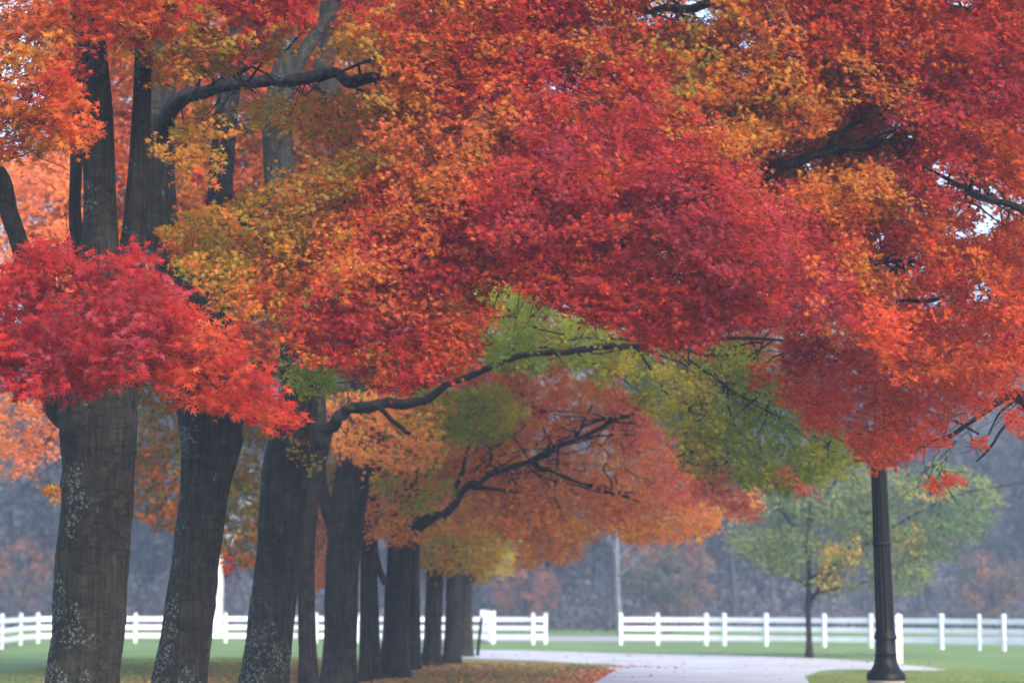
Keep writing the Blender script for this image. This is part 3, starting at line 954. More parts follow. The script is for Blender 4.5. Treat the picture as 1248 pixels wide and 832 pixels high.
zone('b', [(580, 330), (640, 355), (700, 378), (760, 400), (830, 428), (850, 430), (900, 396), (950, 410), (930, 380), (800, 330), (640, 300)], 27.8, 29.5, 'map', cover=3.2, K=13, L=0.34, size=0.076,
     anchors=[(700, 320, 32)], nb=10, scale=0.9, droop=0.6)
# ---- upper left, orange and red around the stems
zone('a', [(-50, UP), (90, UP), (100, 10), (84, 60), (80, 110), (100, 150), (100, 180), (60, 195), (0, 205), (-50, 200)], 27, 29.5, 'map', cover=3.8, K=12, L=0.36, size=0.10, clump=0.08,
     anchors=[(-12, 190, 31), (100, -40, 31)], nb=12, scale=0.9)
zone('a', [(60, 70), (100, 105), (116, 135), (112, 175), (80, 185), (50, 130)], 26.5, 28, 'map', cover=2.6, K=11, L=0.32, size=0.105, anchors=[(20, 100, 29)], nb=3)
zone('a', [(85, UP), (240, UP), (236, 20), (205, 45), (170, 30), (140, 52), (105, 40)], 27.5, 30, 'map', cover=3.2, K=12, L=0.36, size=0.10, clump=0.1, anchors=[(110, -20, 31)], nb=8)
zone('b', [(235, UP), (470, UP), (462, 10), (440, 24), (412, 12), (380, 18), (362, 22), (335, 38), (300, 12), (262, 6), (240, 20)], 28.5, 31, 'map', cover=3.8, K=12, L=0.34, size=0.10, clump=0.08,
     anchors=[(300, -50, 34), (400, -60, 34)], nb=10)
zone('b', [(178, 68), (225, 48), (262, 42), (292, 56), (300, 70), (272, 90), (235, 94), (205, 108), (184, 102)], 30, 32, 'map', cover=3.0, K=11, L=0.28, size=0.10, anchors=[(250, 108, 33)], nb=5)
zone('b', [(252, 112), (264, 128), (258, 150), (236, 160), (246, 176), (226, 180), (206, 162), (232, 138)], 30, 32, 'map', cover=2.6, K=10, L=0.26, size=0.10, anchors=[(262, 106, 33)], nb=3)
zone('b', [(290, 45), (330, 28), (346, 56), (322, 78), (300, 68)], 30, 32, 'map', cover=1.6, K=10, L=0.26, size=0.10, anchors=[(330, 50, 33)], nb=2)
zone('c', [(288, 118), (350, 112), (430, 118), (460, 150), (440, 190), (400, 205), (360, 150), (310, 158), (286, 140)], 31, 34, 'map', cover=2.9, K=12, L=0.32, size=0.079, clump=0.12,
     anchors=[(360, 100, 33.6)], nb=10)
zone('c', [(200, 272), (250, 246), (300, 232), (345, 224), (372, 190), (420, 170), (500, 180), (540, 200), (500, 250), (430, 290), (400, 320), (372, 345), (355, 400), (320, 385), (290, 345), (258, 330),
           (232, 312), (205, 296)], 29.5, 32.5, 'map', cover=3.7, K=13, L=0.34, size=0.077, clump=0.05, anchors=[(260, 280, 34), (350, 300, 34), (420, 250, 33)], nb=22, scale=1.0)
zone('c', [(205, 300), (250, 290), (300, 330), (330, 380), (300, 400), (260, 370), (225, 340)], 28.5, 31, 'map', cover=1.8, K=12, L=0.32, size=0.079, clump=0.1, anchors=[(260, 330, 33)], nb=5)
zone('c', [(405, 30), (470, 20), (540, UP), (870, UP), (880, 40), (845, 75), (790, 85), (700, 66), (640, 76), (590, 120), (545, 190), (500, 230), (455, 180), (445, 112), (460, 60), (425, 62)],
     29, 33.5, 'map', cover=4.0, K=13, L=0.36, size=0.077, clump=0.03, anchors=[(448, 99, 33.6), (560, 104, 33.6), (640, 90, 33.6), (800, 10, 34.8)], nb=30, scale=0.8, seed=21)
zone('c', [(480, UP), (760, UP), (740, 10), (690, 50), (610, 40), (560, 10), (500, 20)], 29.5, 32, 'map', cover=2.2, K=13, L=0.34, size=0.077, clump=0.1, anchors=[(560, 104, 33.6)], nb=6)
zone('c', [(600, 40), (700, 50), (800, 60), (880, 110), (930, 200), (860, 150), (760, 90), (640, 100), (560, 200), (545, 160)], 29, 32, 'map', cover=2.6, K=13, L=0.34, size=0.076, clump=0.05, anchors=[(640, 90, 33.6)], nb=6)
zone('c', [(780, 30), (850, 20), (900, 60), (890, 100), (840, 110), (800, 80)], 31, 33, 'map', cover=1.8, K=12, L=0.32, size=0.077, anchors=[(800, 10, 34.8)], nb=4)
# ---- right tree
zone('r', [(820, UP), (1080, UP), (1060, 60), (1060, 160), (1080, 260), (1090, 380), (1060, 380), (1010, 330), (960, 240), (900, 160), (850, 110), (880, 60)], 29.5, 34.5, 'map', cover=4.2, K=14, L=0.38,
     size=0.073, clump=0.02, anchors=[(1100, 80, 36), (1110, 196, 35.5), (960, -20, 34.8), (1070, 321, 34.5)], nb=30, scale=0.7, seed=17)
zone('r', [(840, 90), (920, 130), (990, 190), (1050, 260), (1110, 340), (1110, 420), (1050, 400), (1000, 350), (930, 260), (870, 180)], 29, 32.5, 'map', cover=2.6, K=14, L=0.38,
     size=0.073, clump=0.08, anchors=[(1070, 321, 34.5)], nb=8, scale=1.1)
zone('r', [(1010, UP), (1300, UP), (1300, 300), (1200, 250), (1120, 240), (1040, 200), (980, 130), (1000, 40)], 29.5, 34, 'map', cover=4.4, K=14, L=0.38, size=0.073, clump=0.04,
     anchors=[(1160, 60, 36), (1190, 236, 35.5), (1248, 22, 36)], nb=30, scale=0.6, seed=25)
zone('r', [(1060, 230), (1160, 250), (1300, 290), (1300, 470), (1200, 470), (1110, 450), (1060, 440), (1080, 380), (1050, 300)], 30.5, 36, 'map', cover=3.6, K=14, L=0.38, size=0.073, clump=0.10,
     anchors=[(1100, 318, 34.5), (1190, 236, 35.5), (1230, 350, 34.5)], nb=26, scale=0.8)
zone('r', [(945, 420), (1080, 420), (1200, 440), (1240, 470), (1222, 492), (1180, 505), (1150, 520), (1162, 540), (1120, 548), (1092, 562), (1060, 572), (1040, 545), (1000, 520), (960, 480)],
     33, 37.5, 'map', cover=3.6, K=13, L=0.34, size=0.076, clump=0.03, anchors=[(1160, 530, 36), (1080, 530, 36), (1200, 500, 36), (1120, 536, 36)], nb=9, scale=1.2, droop=0.8)
zone('r', [(1225, 500), (1245, 495), (1300, 500), (1300, 530), (1240, 532)], 34, 36, 'map', cover=2.0, K=10, L=0.26, size=0.077, anchors=[(1250, 488, 36)], nb=2)
for (gx, gy) in ((1150, 588), (1142, 592), (1200, 540), (1166, 583)):
    zone('r', [(gx - 12, gy - 6), (gx + 12, gy - 6), (gx + 12, gy + 6), (gx - 12, gy + 6)], 35, 36, 'map', cover=1.6, K=8, L=0.2, size=0.073, anchors=[(1160, 545, 36)], nb=1, gaps=False, br=.006)
zone('b', [(470, UP), (1310, UP), (1310, 420), (1180, 400), (1060, 400), (960, 340), (860, 300), (700, 260), (600, 250), (520, 240), (460, 180)], 29, 34, 'map', cover=2.0, K=14, L=0.42,
     size=0.078, clump=0.1, anchors=[(780, 290, 33.5), (800, 10, 34.8)], nb=10, warp=70)
zone('c', [(100, UP), (470, UP), (450, 90), (400, 80), (350, 110), (300, 160), (270, 220), (225, 250), (215, 150), (150, 60), (100, 30)], 28, 31, 'map', cover=1.3, K=13, L=0.36,
     size=0.088, clump=0.2, anchors=[(310, 99, 33)], nb=4, warp=60)
# ---- around the tops of the middle trunks
zone('c', [(305, 515), (330, 548), (352, 575), (374, 575), (392, 548), (380, 480), (400, 445), (470, 440), (515, 462), (500, 482), (440, 488), (402, 506), (372, 520), (340, 510), (320, 430), (290, 440)],
     35.5, 38, 'yellowolive', cover=2.4, K=12, L=0.32, size=0.077, clump=0.08, anchors=[(364, 470, 38)], nb=10)
zone('c', [(345, 440), (400, 440), (420, 470), (395, 485), (360, 478)], 35, 37, 'lime', cover=1.8, K=11, L=0.3, size=0.077, anchors=[(364, 470, 38)], nb=2)
zone('d', [(555, 330), (640, 345), (700, 385), (790, 420), (850, 440), (930, 425), (975, 470), (1010, 520), (1032, 570), (1012, 590), (960, 588), (915, 582), (885, 595), (850, 588), (820, 545), (790, 495),
           (740, 458), (680, 452), (610, 448), (560, 440), (540, 400)], 40, 44.5, 'lime', cover=3.3, K=12, L=0.42, size=0.10, tpl='near', clump=0.05,
     anchors=[(775, 423, 41.5), (850, 416, 41.5), (690, 428, 41.5), (935, 413, 41.5), (905, 485, 41.5), (1000, 424, 41.5)], nb=34, scale=0.5, droop=0.9, seed=41)
zone('d', [(840, 540), (880, 560), (915, 600), (925, 625), (900, 628), (870, 605), (845, 600)], 41, 43, 'pink', cover=2.0, K=11, L=0.34, size=0.10, anchors=[(845, 560, 41.5)], nb=3)
zone('d', [(945, 560), (975, 585), (1000, 598), (975, 602), (940, 580)], 40, 42, 'pink', cover=2.0, K=10, L=0.26, size=0.10, anchors=[(990, 540, 41.5)], nb=2)
zone('d', [(905, 440), (950, 440), (950, 470), (915, 475)], 40, 41, 'redorange', cover=1.6, K=10, L=0.26, size=0.10, anchors=[(935, 413, 41.5)], nb=1)
zone('e', [(385, 490), (470, 478), (540, 500), (530, 560), (480, 585), (440, 560), (400, 545)], 43.5, 46, 'bright', cover=1.7, clump=.15, K=12, L=0.36, size=0.10, anchors=[(440, 520, 46)], nb=4)
zone('e', [(440, 480), (540, 472), (630, 478), (645, 505), (610, 540), (560, 540), (510, 520), (470, 530), (450, 510)], 45, 48, 'lime', cover=2.8, K=12, L=0.40, size=0.10, clump=0.05, anchors=[(462, 430, 47)], nb=8, scale=.6)
zone('h', [(520, 430), (600, 440), (700, 448), (770, 470), (815, 520), (850, 570), (900, 610), (920, 630), (880, 640), (850, 640), (838, 665), (815, 668), (790, 650), (745, 655), (715, 665), (700, 680), (650, 686),
           (625, 660), (580, 640), (520, 600), (500, 580), (480, 560), (500, 520), (560, 540), (600, 520)], 50, 56, 'bright', cover=3.0, K=12, L=0.46, size=0.11, tpl='far', clump=0.06,
     anchors=[(645, 562, 50.5), (690, 540, 50.5), (745, 515, 50.5), (610, 574, 50.5), (572, 530, 50.5), (750, 602, 50.5)], nb=40, scale=0.45, seed=51, droop=0.7)
zone('h', [(540, 430), (640, 440), (660, 520), (620, 570), (570, 540), (540, 500)], 52, 57, 'salmon', cover=2.2, K=12, L=0.46, size=0.11, tpl='far', anchors=[(572, 530, 50.5)], nb=6)
zone('h', [(740, 480), (790, 490), (850, 560), (880, 610), (840, 640), (790, 600), (750, 540)], 49, 54, 'pink', cover=1.6, K=12, L=0.46, size=0.11, tpl='far', clump=0.1, anchors=[(768, 505, 50.5)], nb=6)
zone('h', [(520, 560), (560, 560), (700, 560), (800, 620), (790, 660), (700, 640), (620, 640), (560, 610)], 51, 55, 'salmon', cover=1.4, K=12, L=0.46, size=0.11, tpl='far', clump=0.1, anchors=[(645, 562, 50.5)], nb=5)
zone('e', [(440, 545), (520, 540), (560, 560), (555, 620), (500, 640), (455, 600)], 46, 50, 'lime', cover=1.0, clump=.15, K=12, L=0.4, size=0.10, anchors=[(440, 500, 47)], nb=2)
zone('h', [(440, 590), (500, 580), (560, 600), (545, 650), (508, 668), (470, 652), (445, 655)], 48, 51, 'bright', cover=1.7, clump=.15, K=11, L=0.38, size=0.10, anchors=[(500, 600, 52)], nb=4)
zone('h', [(440, 500), (540, 500), (545, 600), (500, 600), (470, 590), (440, 610), (458, 560)], 54, 58, 'yellowolive', cover=2.4, K=12, L=0.46, size=0.11, tpl='far', anchors=[(512, 520, 53)], nb=6)
zone('j', [(505, 630), (570, 600), (630, 640), (620, 668), (580, 700), (560, 690), (530, 690), (510, 680)], 60, 64, 'yellowolive', cover=2.8, K=12, L=0.5, size=0.12, tpl='far', anchors=[(536, 640, 63)], nb=8)
zone('l', [(560, 640), (640, 630), (650, 660), (622, 695), (600, 702), (575, 690)], 70, 77, 'yellowolive', cover=2.0, K=12, L=0.5, size=0.12, tpl='far', clump=.05, anchors=[(592, 660, 75)], nb=6)
zone('k', [(540, 560), (640, 560), (640, 650), (560, 660)], 64, 70, 'orange', cover=2.0, K=12, L=0.5, size=0.12, tpl='far', anchors=[(560, 640, 65)], nb=4)
# ---- the far side of the row, seen between the stems
zone('e', [(60, UP), (520, UP), (520, 430), (330, 450), (60, 440)], 47, 59, 'orange', cover=7.0, K=12, L=0.5, size=0.115, tpl='far', clump=0.05, anchors=[(400, 200, 47), (200, 100, 50)], nb=14, scale=0.5)
zone('e', [(-50, 190), (100, 185), (110, 360), (-50, 380)], 44, 57, 'salmon', cover=5.0, K=12, L=0.5, size=0.115, tpl='far', clump=0.08, anchors=[(90, 250, 48)], nb=6)
zone('f', [(-50, 470), (80, 470), (78, 545), (50, 575), (10, 588), (-50, 595)], 44, 52, 'salmon', cover=1.7, K=12, L=0.46, size=0.11, tpl='far', clump=0.15, anchors=[(100, 500, 48)], nb=6)
zone('f', [(50, 590), (80, 585), (80, 620), (58, 612)], 46, 50, 'yellowolive', cover=1.6, K=10, L=0.3, size=0.11, tpl='far', anchors=[(90, 590, 48)], nb=1)
zone('f', [(150, 440), (330, 440), (325, 680), (300, 688), (275, 676), (250, 668), (215, 655), (165, 640)], 50, 58, 'olivemix', cover=2.2, K=12, L=0.46, size=0.11, tpl='far', clump=0.08, anchors=[(250, 500, 52)], nb=8, scale=0.5)
zone('f', [(268, 674), (280, 678), (285, 694), (276, 700), (268, 690)], 46, 48, 'redorange', cover=2.2, K=8, L=0.2, size=0.1, tpl='far', anchors=[(290, 660, 48)], nb=1)
zone('g', [(355, 440), (470, 440), (480, 640), (400, 660), (385, 700), (372, 690), (372, 560)], 56, 62, 'olivemix', cover=2.0, K=12, L=0.5, size=0.11, tpl='far', anchors=[(465, 520, 52)], nb=6)
zone('g', [(380, 560), (400, 600), (400, 720), (384, 716)], 54, 58, 'salmon', cover=2.2, K=11, L=0.36, size=0.11, tpl='far', anchors=[(440, 560, 55)], nb=2)
zone('h', [(480, UP), (1000, UP), (1050, 380), (960, 440), (900, 450), (760, 450), (540, 450), (480, 440)], 44, 54, 'orange', cover=3.0, K=12, L=0.5, size=0.12, tpl='far', clump=0.04, anchors=[(520, 400, 53)], nb=10, scale=0.4)
zone('r', [(960, UP), (1310, UP), (1310, 440), (1180, 450), (1050, 430), (1000, 350)], 38, 44, 'redorange', cover=2.8, K=12, L=0.5, size=0.11, tpl='far', clump=0.10, anchors=[(1300, 200, 37), (1380, 300, 37)], nb=12, scale=0.5)

for k, cr in crowns.items():
    o = link('crown', cr.leaves_mesh('crown'), M['leaf'], T[k])
    tw = link('twigs', twig_mesh('twigs', cr.tw + cr.br), M['bark_limb'], o)

# keys without an own zone get a modest crown hidden in the rest
def small_crown(key, cx, cy, rx, ry, d, pal, n=90, mat='leaf'):
    C = []
    while len(C) < n:
        a = rng.normal(0, 0.45, 3)
        if np.linalg.norm(a) < 1:
            p = P(cx + a[0] * rx, cy + a[1] * ry, d + a[2] * 2.2)
            if p[2] > 1.5: C.append(p)
    V, Fc, col, a0, b0 = spray_leaves(np.array(C), (0.1, -.6, .6), 12, .5, .12, 'far', PAL[pal], .5, rng.uniform(0, 40))
    cr = Crown(); cr.add(V, Fc, col)
    o = link('crown', cr.leaves_mesh('crown'), M[mat], T[key])
    link('twigs', twig_mesh('twigs', [(a, b_, .006, .003) for a, b_ in zip(a0, b0)]), M['bark_limb'], o)


small_crown('i', 540, 570, 60, 50, 61, 'yellowolive')

# ------------------------------------------------------------------ generic deciduous tree for the middle distance
def branch_paths(base, h, spread, nb, r0, seed, lean=(0, 0), start=0.3, up=0.7):
    rr = random.Random(seed)
    base = np.array(base, float)
    top = base + np.array([lean[0], lean[1], h])
    trunk = [(*(base + (top - base) * t + np.array([rr.gauss(0, .02 * h * t), rr.gauss(0, .02 * h * t), 0])), r0 * (1 - t) ** 0.8 + 0.01) for t in (0, .12, .3, .5, .7, .88, 1)]
    brs = []
    for i in range(nb):
        t = start + (0.95 - start) * (i + rr.random()) / nb
        k = min(5, int(t * 6))
        a = np.array(trunk[0][:3]) + (top - base) * t
        an = rr.uniform(0, 2 * math.pi)
        ln = spread * (1.15 - 0.7 * t) * rr.uniform(.7, 1.1)
        dirv = np.array([math.cos(an), math.sin(an), up * rr.uniform(.5, 1.4)])
        rb = r0 * (1 - t) ** .8 * .5 + .012
        p1 = a + dirv * ln * .4 + np.array([0, 0, rr.gauss(0, .05 * ln)])
        p2 = a + dirv * ln * .75 + np.array([rr.gauss(0, .1 * ln), rr.gauss(0, .1 * ln), .05 * ln])
        p3 = p2 + dirv * ln * .3 + np.array([rr.gauss(0, .1 * ln), rr.gauss(0, .1 * ln), rr.gauss(0, .08 * ln)])
        brs.append([(*a, rb), (*p1, rb * .65), (*p2, rb * .4), (*p3, .008)])
    return trunk, brs


def side_twigs(brs, n, ln, rr, r=0.012):
    segs = []
    for b_ in brs:
        for _ in range(n):
            t = rr.uniform(.25, 1) * (len(b_) - 1)
            i = min(len(b_) - 2, int(t)); f = t - i
            a = np.array(b_[i][:3]) * (1 - f) + np.array(b_[i + 1][:3]) * f
            d = norm((np.array(b_[i + 1][:3]) - np.array(b_[i][:3]))[None])[0]
            e = a + norm((d + rng.normal(0, .7, 3) + np.array([0, 0, .3]))[None])[0] * ln * rr.uniform(.5, 1.2)
            segs.append((a, e, r, r * .4))
            for _ in range(2):
                e2 = e + norm((e - a + rng.normal(0, .5 * ln, 3))[None])[0] * ln * .5
                segs.append((a + (e - a) * .6, e2, r * .6, r * .3))
    return segs


# young green tree in the verge
gb = G(986, 801)
gt = empty('young_tree', gb, 'young tree with pale green crown and golden patch, on the grass before the fence', 'tree')
D_ = gb[1]
tr = wpath([(986, 806, 4.2), (986, 780, 3.6), (985, 740, 3.3), (986, 700, 3.1), (984, 660, 2.8), (987, 620, 2.3), (985, 580, 1.8), (990, 540, 1)], D_)
tr[0] = (gb[0], gb[1], -0.1, .12)
specs = [dict(path=tr, seg=14, step=.15, rough=.04, seed=3.0, flare=.3)]
gl = [[(987, 735, 2.2), (1010, 700, 2.0), (1040, 662, 1.8), (1085, 612, 1.6), (1130, 575, 1.4), (1180, 530, 1.0), (1205, 500, .6)],
      [(986, 705, 2), (1030, 680, 1.8), (1090, 640, 1.4), (1160, 605, 1.1), (1248, 588, .7)],
      [(985, 670, 1.8), (960, 630, 1.5), (935, 600, 1.1), (920, 570, .7)],
      [(985, 715, 1.8), (950, 690, 1.4), (915, 665, 1.0), (885, 650, .6)],
      [(986, 640, 1.6), (1010, 600, 1.3), (1040, 560, 1)],
      [(986, 725, 1.6), (1040, 712, 1.2), (1090, 700, .9), (1140, 690, .6)]]
for i, g_ in enumerate(gl):
    pp = wpath(g_, D_)
    sgn = (-1) ** i
    pp = [(q[0], q[1] + sgn * 0.22 * k, q[2], q[3]) for k, q in enumerate(pp)]
    specs.append(dict(path=pp, seg=8, step=.2, rough=.03, seed=float(i)))
link('trunk', tubes_mesh('trunk', specs), M['bark_limb'], gt)
crowns['gt'] = Crown()
for poly, pal, cov in (
        ([(905, 622), (950, 585), (1010, 560), (1070, 560), (1080, 620), (1070, 680), (1040, 715), (1010, 722), (985, 712), (955, 700), (925, 680), (890, 665), (888, 640)], 'palegreen', 2.0),
        ([(1070, 570), (1130, 565), (1190, 570), (1215, 600), (1205, 640), (1175, 660), (1150, 690), (1110, 722), (1070, 726), (1060, 640)], 'palegreen', 1.8),
        ([(995, 708), (1010, 675), (1040, 655), (1058, 660), (1052, 690), (1025, 715), (1005, 724)], 'gold', 1.6),
        ([(1085, 650), (1120, 640), (1130, 660), (1100, 680)], 'gold', .9), ([(1095, 600), (1110, 590), (1180, 585), (1150, 610)], 'gold', .6)):
    zone('gt', poly, D_ - 1.8, D_ + 1.8, pal, cover=cov, K=12, L=.6, size=.095, tpl='far', clump=.16, scale=.5, face=(0, -.5, .6), gaps=False)
cr = crowns['gt']
o = link('crown', cr.leaves_mesh('crown'), M['leaf_far'], gt)
link('twigs', twig_mesh('twigs', cr.tw), M['bark_limb'], o)

# pale bare trees beyond the fence
def bare_tree(name, px, py_base, hgt, r0, label, seed, lean=0.0, mat='bark_pale', spread=3.5, nb=14, D=None, start=.3, r_tw=.014):
    b0 = G(px, py_base) if D is None else np.array([*P(px, 737, D)[:2], 0.0])
    t_ = empty(name, b0, label, 'tree')
    trunk, brs = branch_paths(b0 + np.array([0, 0, -.1]), hgt, spread, nb, r0, seed, (lean, 0), start)
    specs = [dict(path=trunk, seg=14, step=.4, rough=.04, seed=float(seed), flare=.3)] + [dict(path=b_, seg=6, step=.5) for b_ in brs]
    o_ = link('trunk', tubes_mesh('trunk', specs), M[mat], t_)
    link('twigs', twig_mesh('twigs', side_twigs(brs, 5, 1.1, random.Random(seed), r_tw)), M[mat], o_)
    return t_


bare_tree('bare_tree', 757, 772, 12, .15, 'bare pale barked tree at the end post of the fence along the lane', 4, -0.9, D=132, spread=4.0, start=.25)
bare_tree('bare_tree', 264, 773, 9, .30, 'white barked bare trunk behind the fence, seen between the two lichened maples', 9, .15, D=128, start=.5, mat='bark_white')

# rust coloured tree and small autumn trees behind the fence
def leafy_tree(px, D, hgt, rad, pal, label, seed, cz=.6, n=150, name='autumn_tree', size=.2, cover=None, spread=None):
    b0 = np.array([*P(px, 737, D)[:2], 0.0])
    t_ = empty(name, b0, label, 'tree')
    trunk, brs = branch_paths(b0 + np.array([0, 0, -.1]), hgt * .95, spread or rad, 12, .03 * hgt, seed, (0, 0), .25)
    o_ = link('trunk', tubes_mesh('trunk', [dict(path=trunk, seg=10, step=.5, flare=.3)] + [dict(path=b_, seg=6, step=.5) for b_ in brs]), M['bark_wood'], t_)
    link('twigs', twig_mesh('twigs', side_twigs(brs, 4, 1.0, random.Random(seed))), M['bark_wood'], o_)
    C = []
    while len(C) < n:
        a = rng.uniform(-1, 1, 3)
        q = np.linalg.norm(a)
        if .3 < q < 1 and noise.noise(Vector((a * 2.2 + seed))) > -.12:
            C.append(b0 + np.array([a[0] * rad, a[1] * rad, hgt * cz + a[2] * hgt * .42]))
    V, Fc, col, a0, b1 = spray_leaves(np.array(C), (0, -.5, .5), 14, .8, size, 'far', PAL[pal], .35, float(seed))
    c_ = Crown(); c_.add(V, Fc, col)
    link('crown', c_.leaves_mesh('crown'), M['leaf_far'], t_)
    return t_


leafy_tree(815, 140, 5.6, 2.9, 'rust', 'rusty brown tree behind the fence, right of the bare pale tree', 5, n=190)
leafy_tree(1212, 150, 4.9, 2.6, 'rust', 'orange brown tree behind the fence at the right edge', 6, n=170)
leafy_tree(640, 150, 4.3, 2.2, 'rust', 'low reddish tree behind the gap between the two fences', 8, n=120)
leafy_tree(30, 150, 6.0, 2.6, 'rust', 'dull orange tree behind the fence corner at the left edge', 10, n=100)

# bare trees at the edge of the woods: four kinds, copied
protos = []
for i in range(4):
    h_ = (15, 18, 13, 20)[i]
    trunk, brs = branch_paths((0, 0, -.2), h_, (3.2, 3.8, 3.4, 3.0)[i], 20, (.13, .17, .11, .15)[i], 60 + i, (0.5 * (-1) ** i, 0), .28, 1.0)
    me1 = tubes_mesh('trunk', [dict(path=trunk, seg=8, step=1.2)] + [dict(path=b_, seg=5, step=1.0) for b_ in brs])
    me2 = twig_mesh('twigs', side_twigs(brs, 9, 1.7, random.Random(70 + i), .022))
    me1.materials.append(M['bark_wood']); me2.materials.append(M['bark_wood'])
    C = []
    while len(C) < 260:
        b_ = brs[rng.integers(len(brs))]
        C.append(np.array(b_[rng.integers(1, 4)][:3]) + rng.normal(0, .8, 3))
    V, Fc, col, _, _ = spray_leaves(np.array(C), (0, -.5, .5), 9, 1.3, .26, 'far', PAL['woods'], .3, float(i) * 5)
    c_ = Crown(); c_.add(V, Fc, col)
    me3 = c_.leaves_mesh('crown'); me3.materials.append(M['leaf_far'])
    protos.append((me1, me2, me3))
wr = random.Random(5)
first = {}
NW = 64
for i in range(NW):
    px = -60 + 1400 * (i + wr.uniform(.1, .9)) / NW
    D = wr.uniform(150, 178)
    k = wr.randrange(4)
    x, y, _ = P(px, 737, D)
    root = bpy.data.objects.new('woodland_tree', None)
    COL.objects.link(root)
    root.location = (x, y, max(0, hill_z(x, y)) - 0.05)
    root.rotation_euler = (0, 0, wr.uniform(0, 6.28))
    s = wr.uniform(.75, 1.15)
    root.scale = (s, s, s)
    tag(root, 'misty half bare tree among many at the foot of the wooded hill', 'tree', 'misty trees at the edge of the woods')
    if k not in first:
        a = bpy.data.objects.new('trunk', protos[k][0]); b_ = bpy.data.objects.new('twigs', protos[k][1]); c = bpy.data.objects.new('crown', protos[k][2]); b_['kind'] = 'stuff'
        first[k] = (a, b_, c)
    else:
        a, b_, c = (o_.copy() for o_ in first[k])
    for o_ in (a, b_, c): COL.objects.link(o_)
    a.parent = root; c.parent = root; b_.parent = a

# far-off woods covering the hillside, one mass
segs = []; C = []
for i in range(1500):
    y = 178 + (wr.random() ** 1.3) * 300
    x = wr.uniform(-.27, .27) * y
    z = hill_z(x, y) - .3
    h_ = wr.uniform(10, 19)
    ln = wr.gauss(0, .05) * h_
    r = wr.uniform(.05, .12)
    segs.append((np.array([x, y, z]), np.array([x + ln, y, z + h_]), r, r * .25))
    for _ in range(7):
        t = wr.uniform(.35, .95)
        a = np.array([x + ln * t, y, z + h_ * t])
        an = wr.uniform(0, 6.28); l2 = wr.uniform(1.5, 3.6) * (1.2 - t)
        e = a + np.array([math.cos(an) * l2, math.sin(an) * l2, l2 * .9])
        segs.append((a, e, r * .35, .03))
        C.extend([e + rng.normal(0, .5, 3), a + rng.normal(0, .9, 3), np.array([x, y, z + wr.uniform(.5, .5 * h_)]) + rng.normal(0, 1.2, 3)])
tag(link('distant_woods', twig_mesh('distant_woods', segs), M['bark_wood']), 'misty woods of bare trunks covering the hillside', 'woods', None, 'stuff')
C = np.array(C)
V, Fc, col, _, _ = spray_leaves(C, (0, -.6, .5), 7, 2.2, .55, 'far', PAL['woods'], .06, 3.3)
tag(link('woodland_foliage', mesh_np('woodland_foliage', V, Fc.ravel(), 3, col), M['leaf_far']), 'thin mist-tinted foliage of the misty woods on the hillside', 'foliage', None, 'stuff')
# undergrowth along the edge of the woods
C = []
for i in range(2600):
    y = wr.uniform(150, 176); x = wr.uniform(-.25, .25) * y
    C.append((x, y, abs(wr.gauss(0, 1.9)) + .2))
V, Fc, col, _, _ = spray_leaves(np.array(C), (0, -.6, .5), 9, 1.4, .3, 'far', PAL['woods'], .1, 8.3)
tag(link('undergrowth', mesh_np('undergrowth', V, Fc.ravel(), 3, col), M['leaf_far']), 'mist-tinted undergrowth along the foot of the woods', 'undergrowth', None, 'stuff')

# ------------------------------------------------------------------ fences
def post_mb(p, h, w, rz=0.0):
    mb = MB(); mb.box((p[0], p[1], h / 2 - .02), (w, w, h + .04), rz)
    return mb


def cap_mb(p, h, w, rz=0.0):
    mb = MB()
    mb.box((p[0], p[1], h + .013), (w * 1.3, w * 1.3, .03), rz)
    ca, sa = math.cos(rz), math.sin(rz)
    hw = w * .58
    v = [(p[0] + x * ca - y * sa, p[1] + x * sa + y * ca, h + .031) for x, y in ((-hw, -hw), (hw, -hw), (hw, hw), (-hw, hw))] + [(p[0], p[1], h + .031 + w * .42)]
    mb.add(v, [(0, 1, 4), (1, 2, 4), (2, 3, 4), (3, 0, 4), (3, 2, 1, 0)])
    return mb


def fence(posts, label, h=1.22, w=.115, rails=(.31, .67, 1.02), rail_h=.19, group='white board fences', thin=()):
    """posts: world xy along the run"""
    posts = [np.array(p[:2], float) for p in posts]
    w0 = w
    root = empty('board_fence', (*posts[0], 0), label, 'fence', group)
    for i, p in enumerate(posts):
        q = posts[min(i + 1, len(posts) - 1)] - posts[max(i - 1, 0)]
        rz = math.atan2(q[1], q[0])
        w = .085 if i in thin else w0
        po = post_mb(p, h, w, rz).build('post', M['white'], root, bevel=.006)
        cap_mb(p, h, w, rz).build('post_cap', M['white'], po)
        if i < len(posts) - 1:
            d = posts[i + 1] - p; L_ = np.linalg.norm(d); d = d / L_
            for z in rails:
                mb = MB()
                nb_ = np.array([-d[1], d[0]]); nb_ *= np.sign(nb_[1] if abs(nb_[1]) > 1e-6 else 1)
                a = p + d * w * .45 + nb_ * .03; b_ = posts[i + 1] - d * w * .45 + nb_ * .03
                mb.beam((*a, z), (*b_, z + random.uniform(-.008, .008)), .042, rail_h)
                mb.build('rail', M['white'], root, bevel=.005)
    return root


def gp(px, py):
    return G(px, py)[:2]


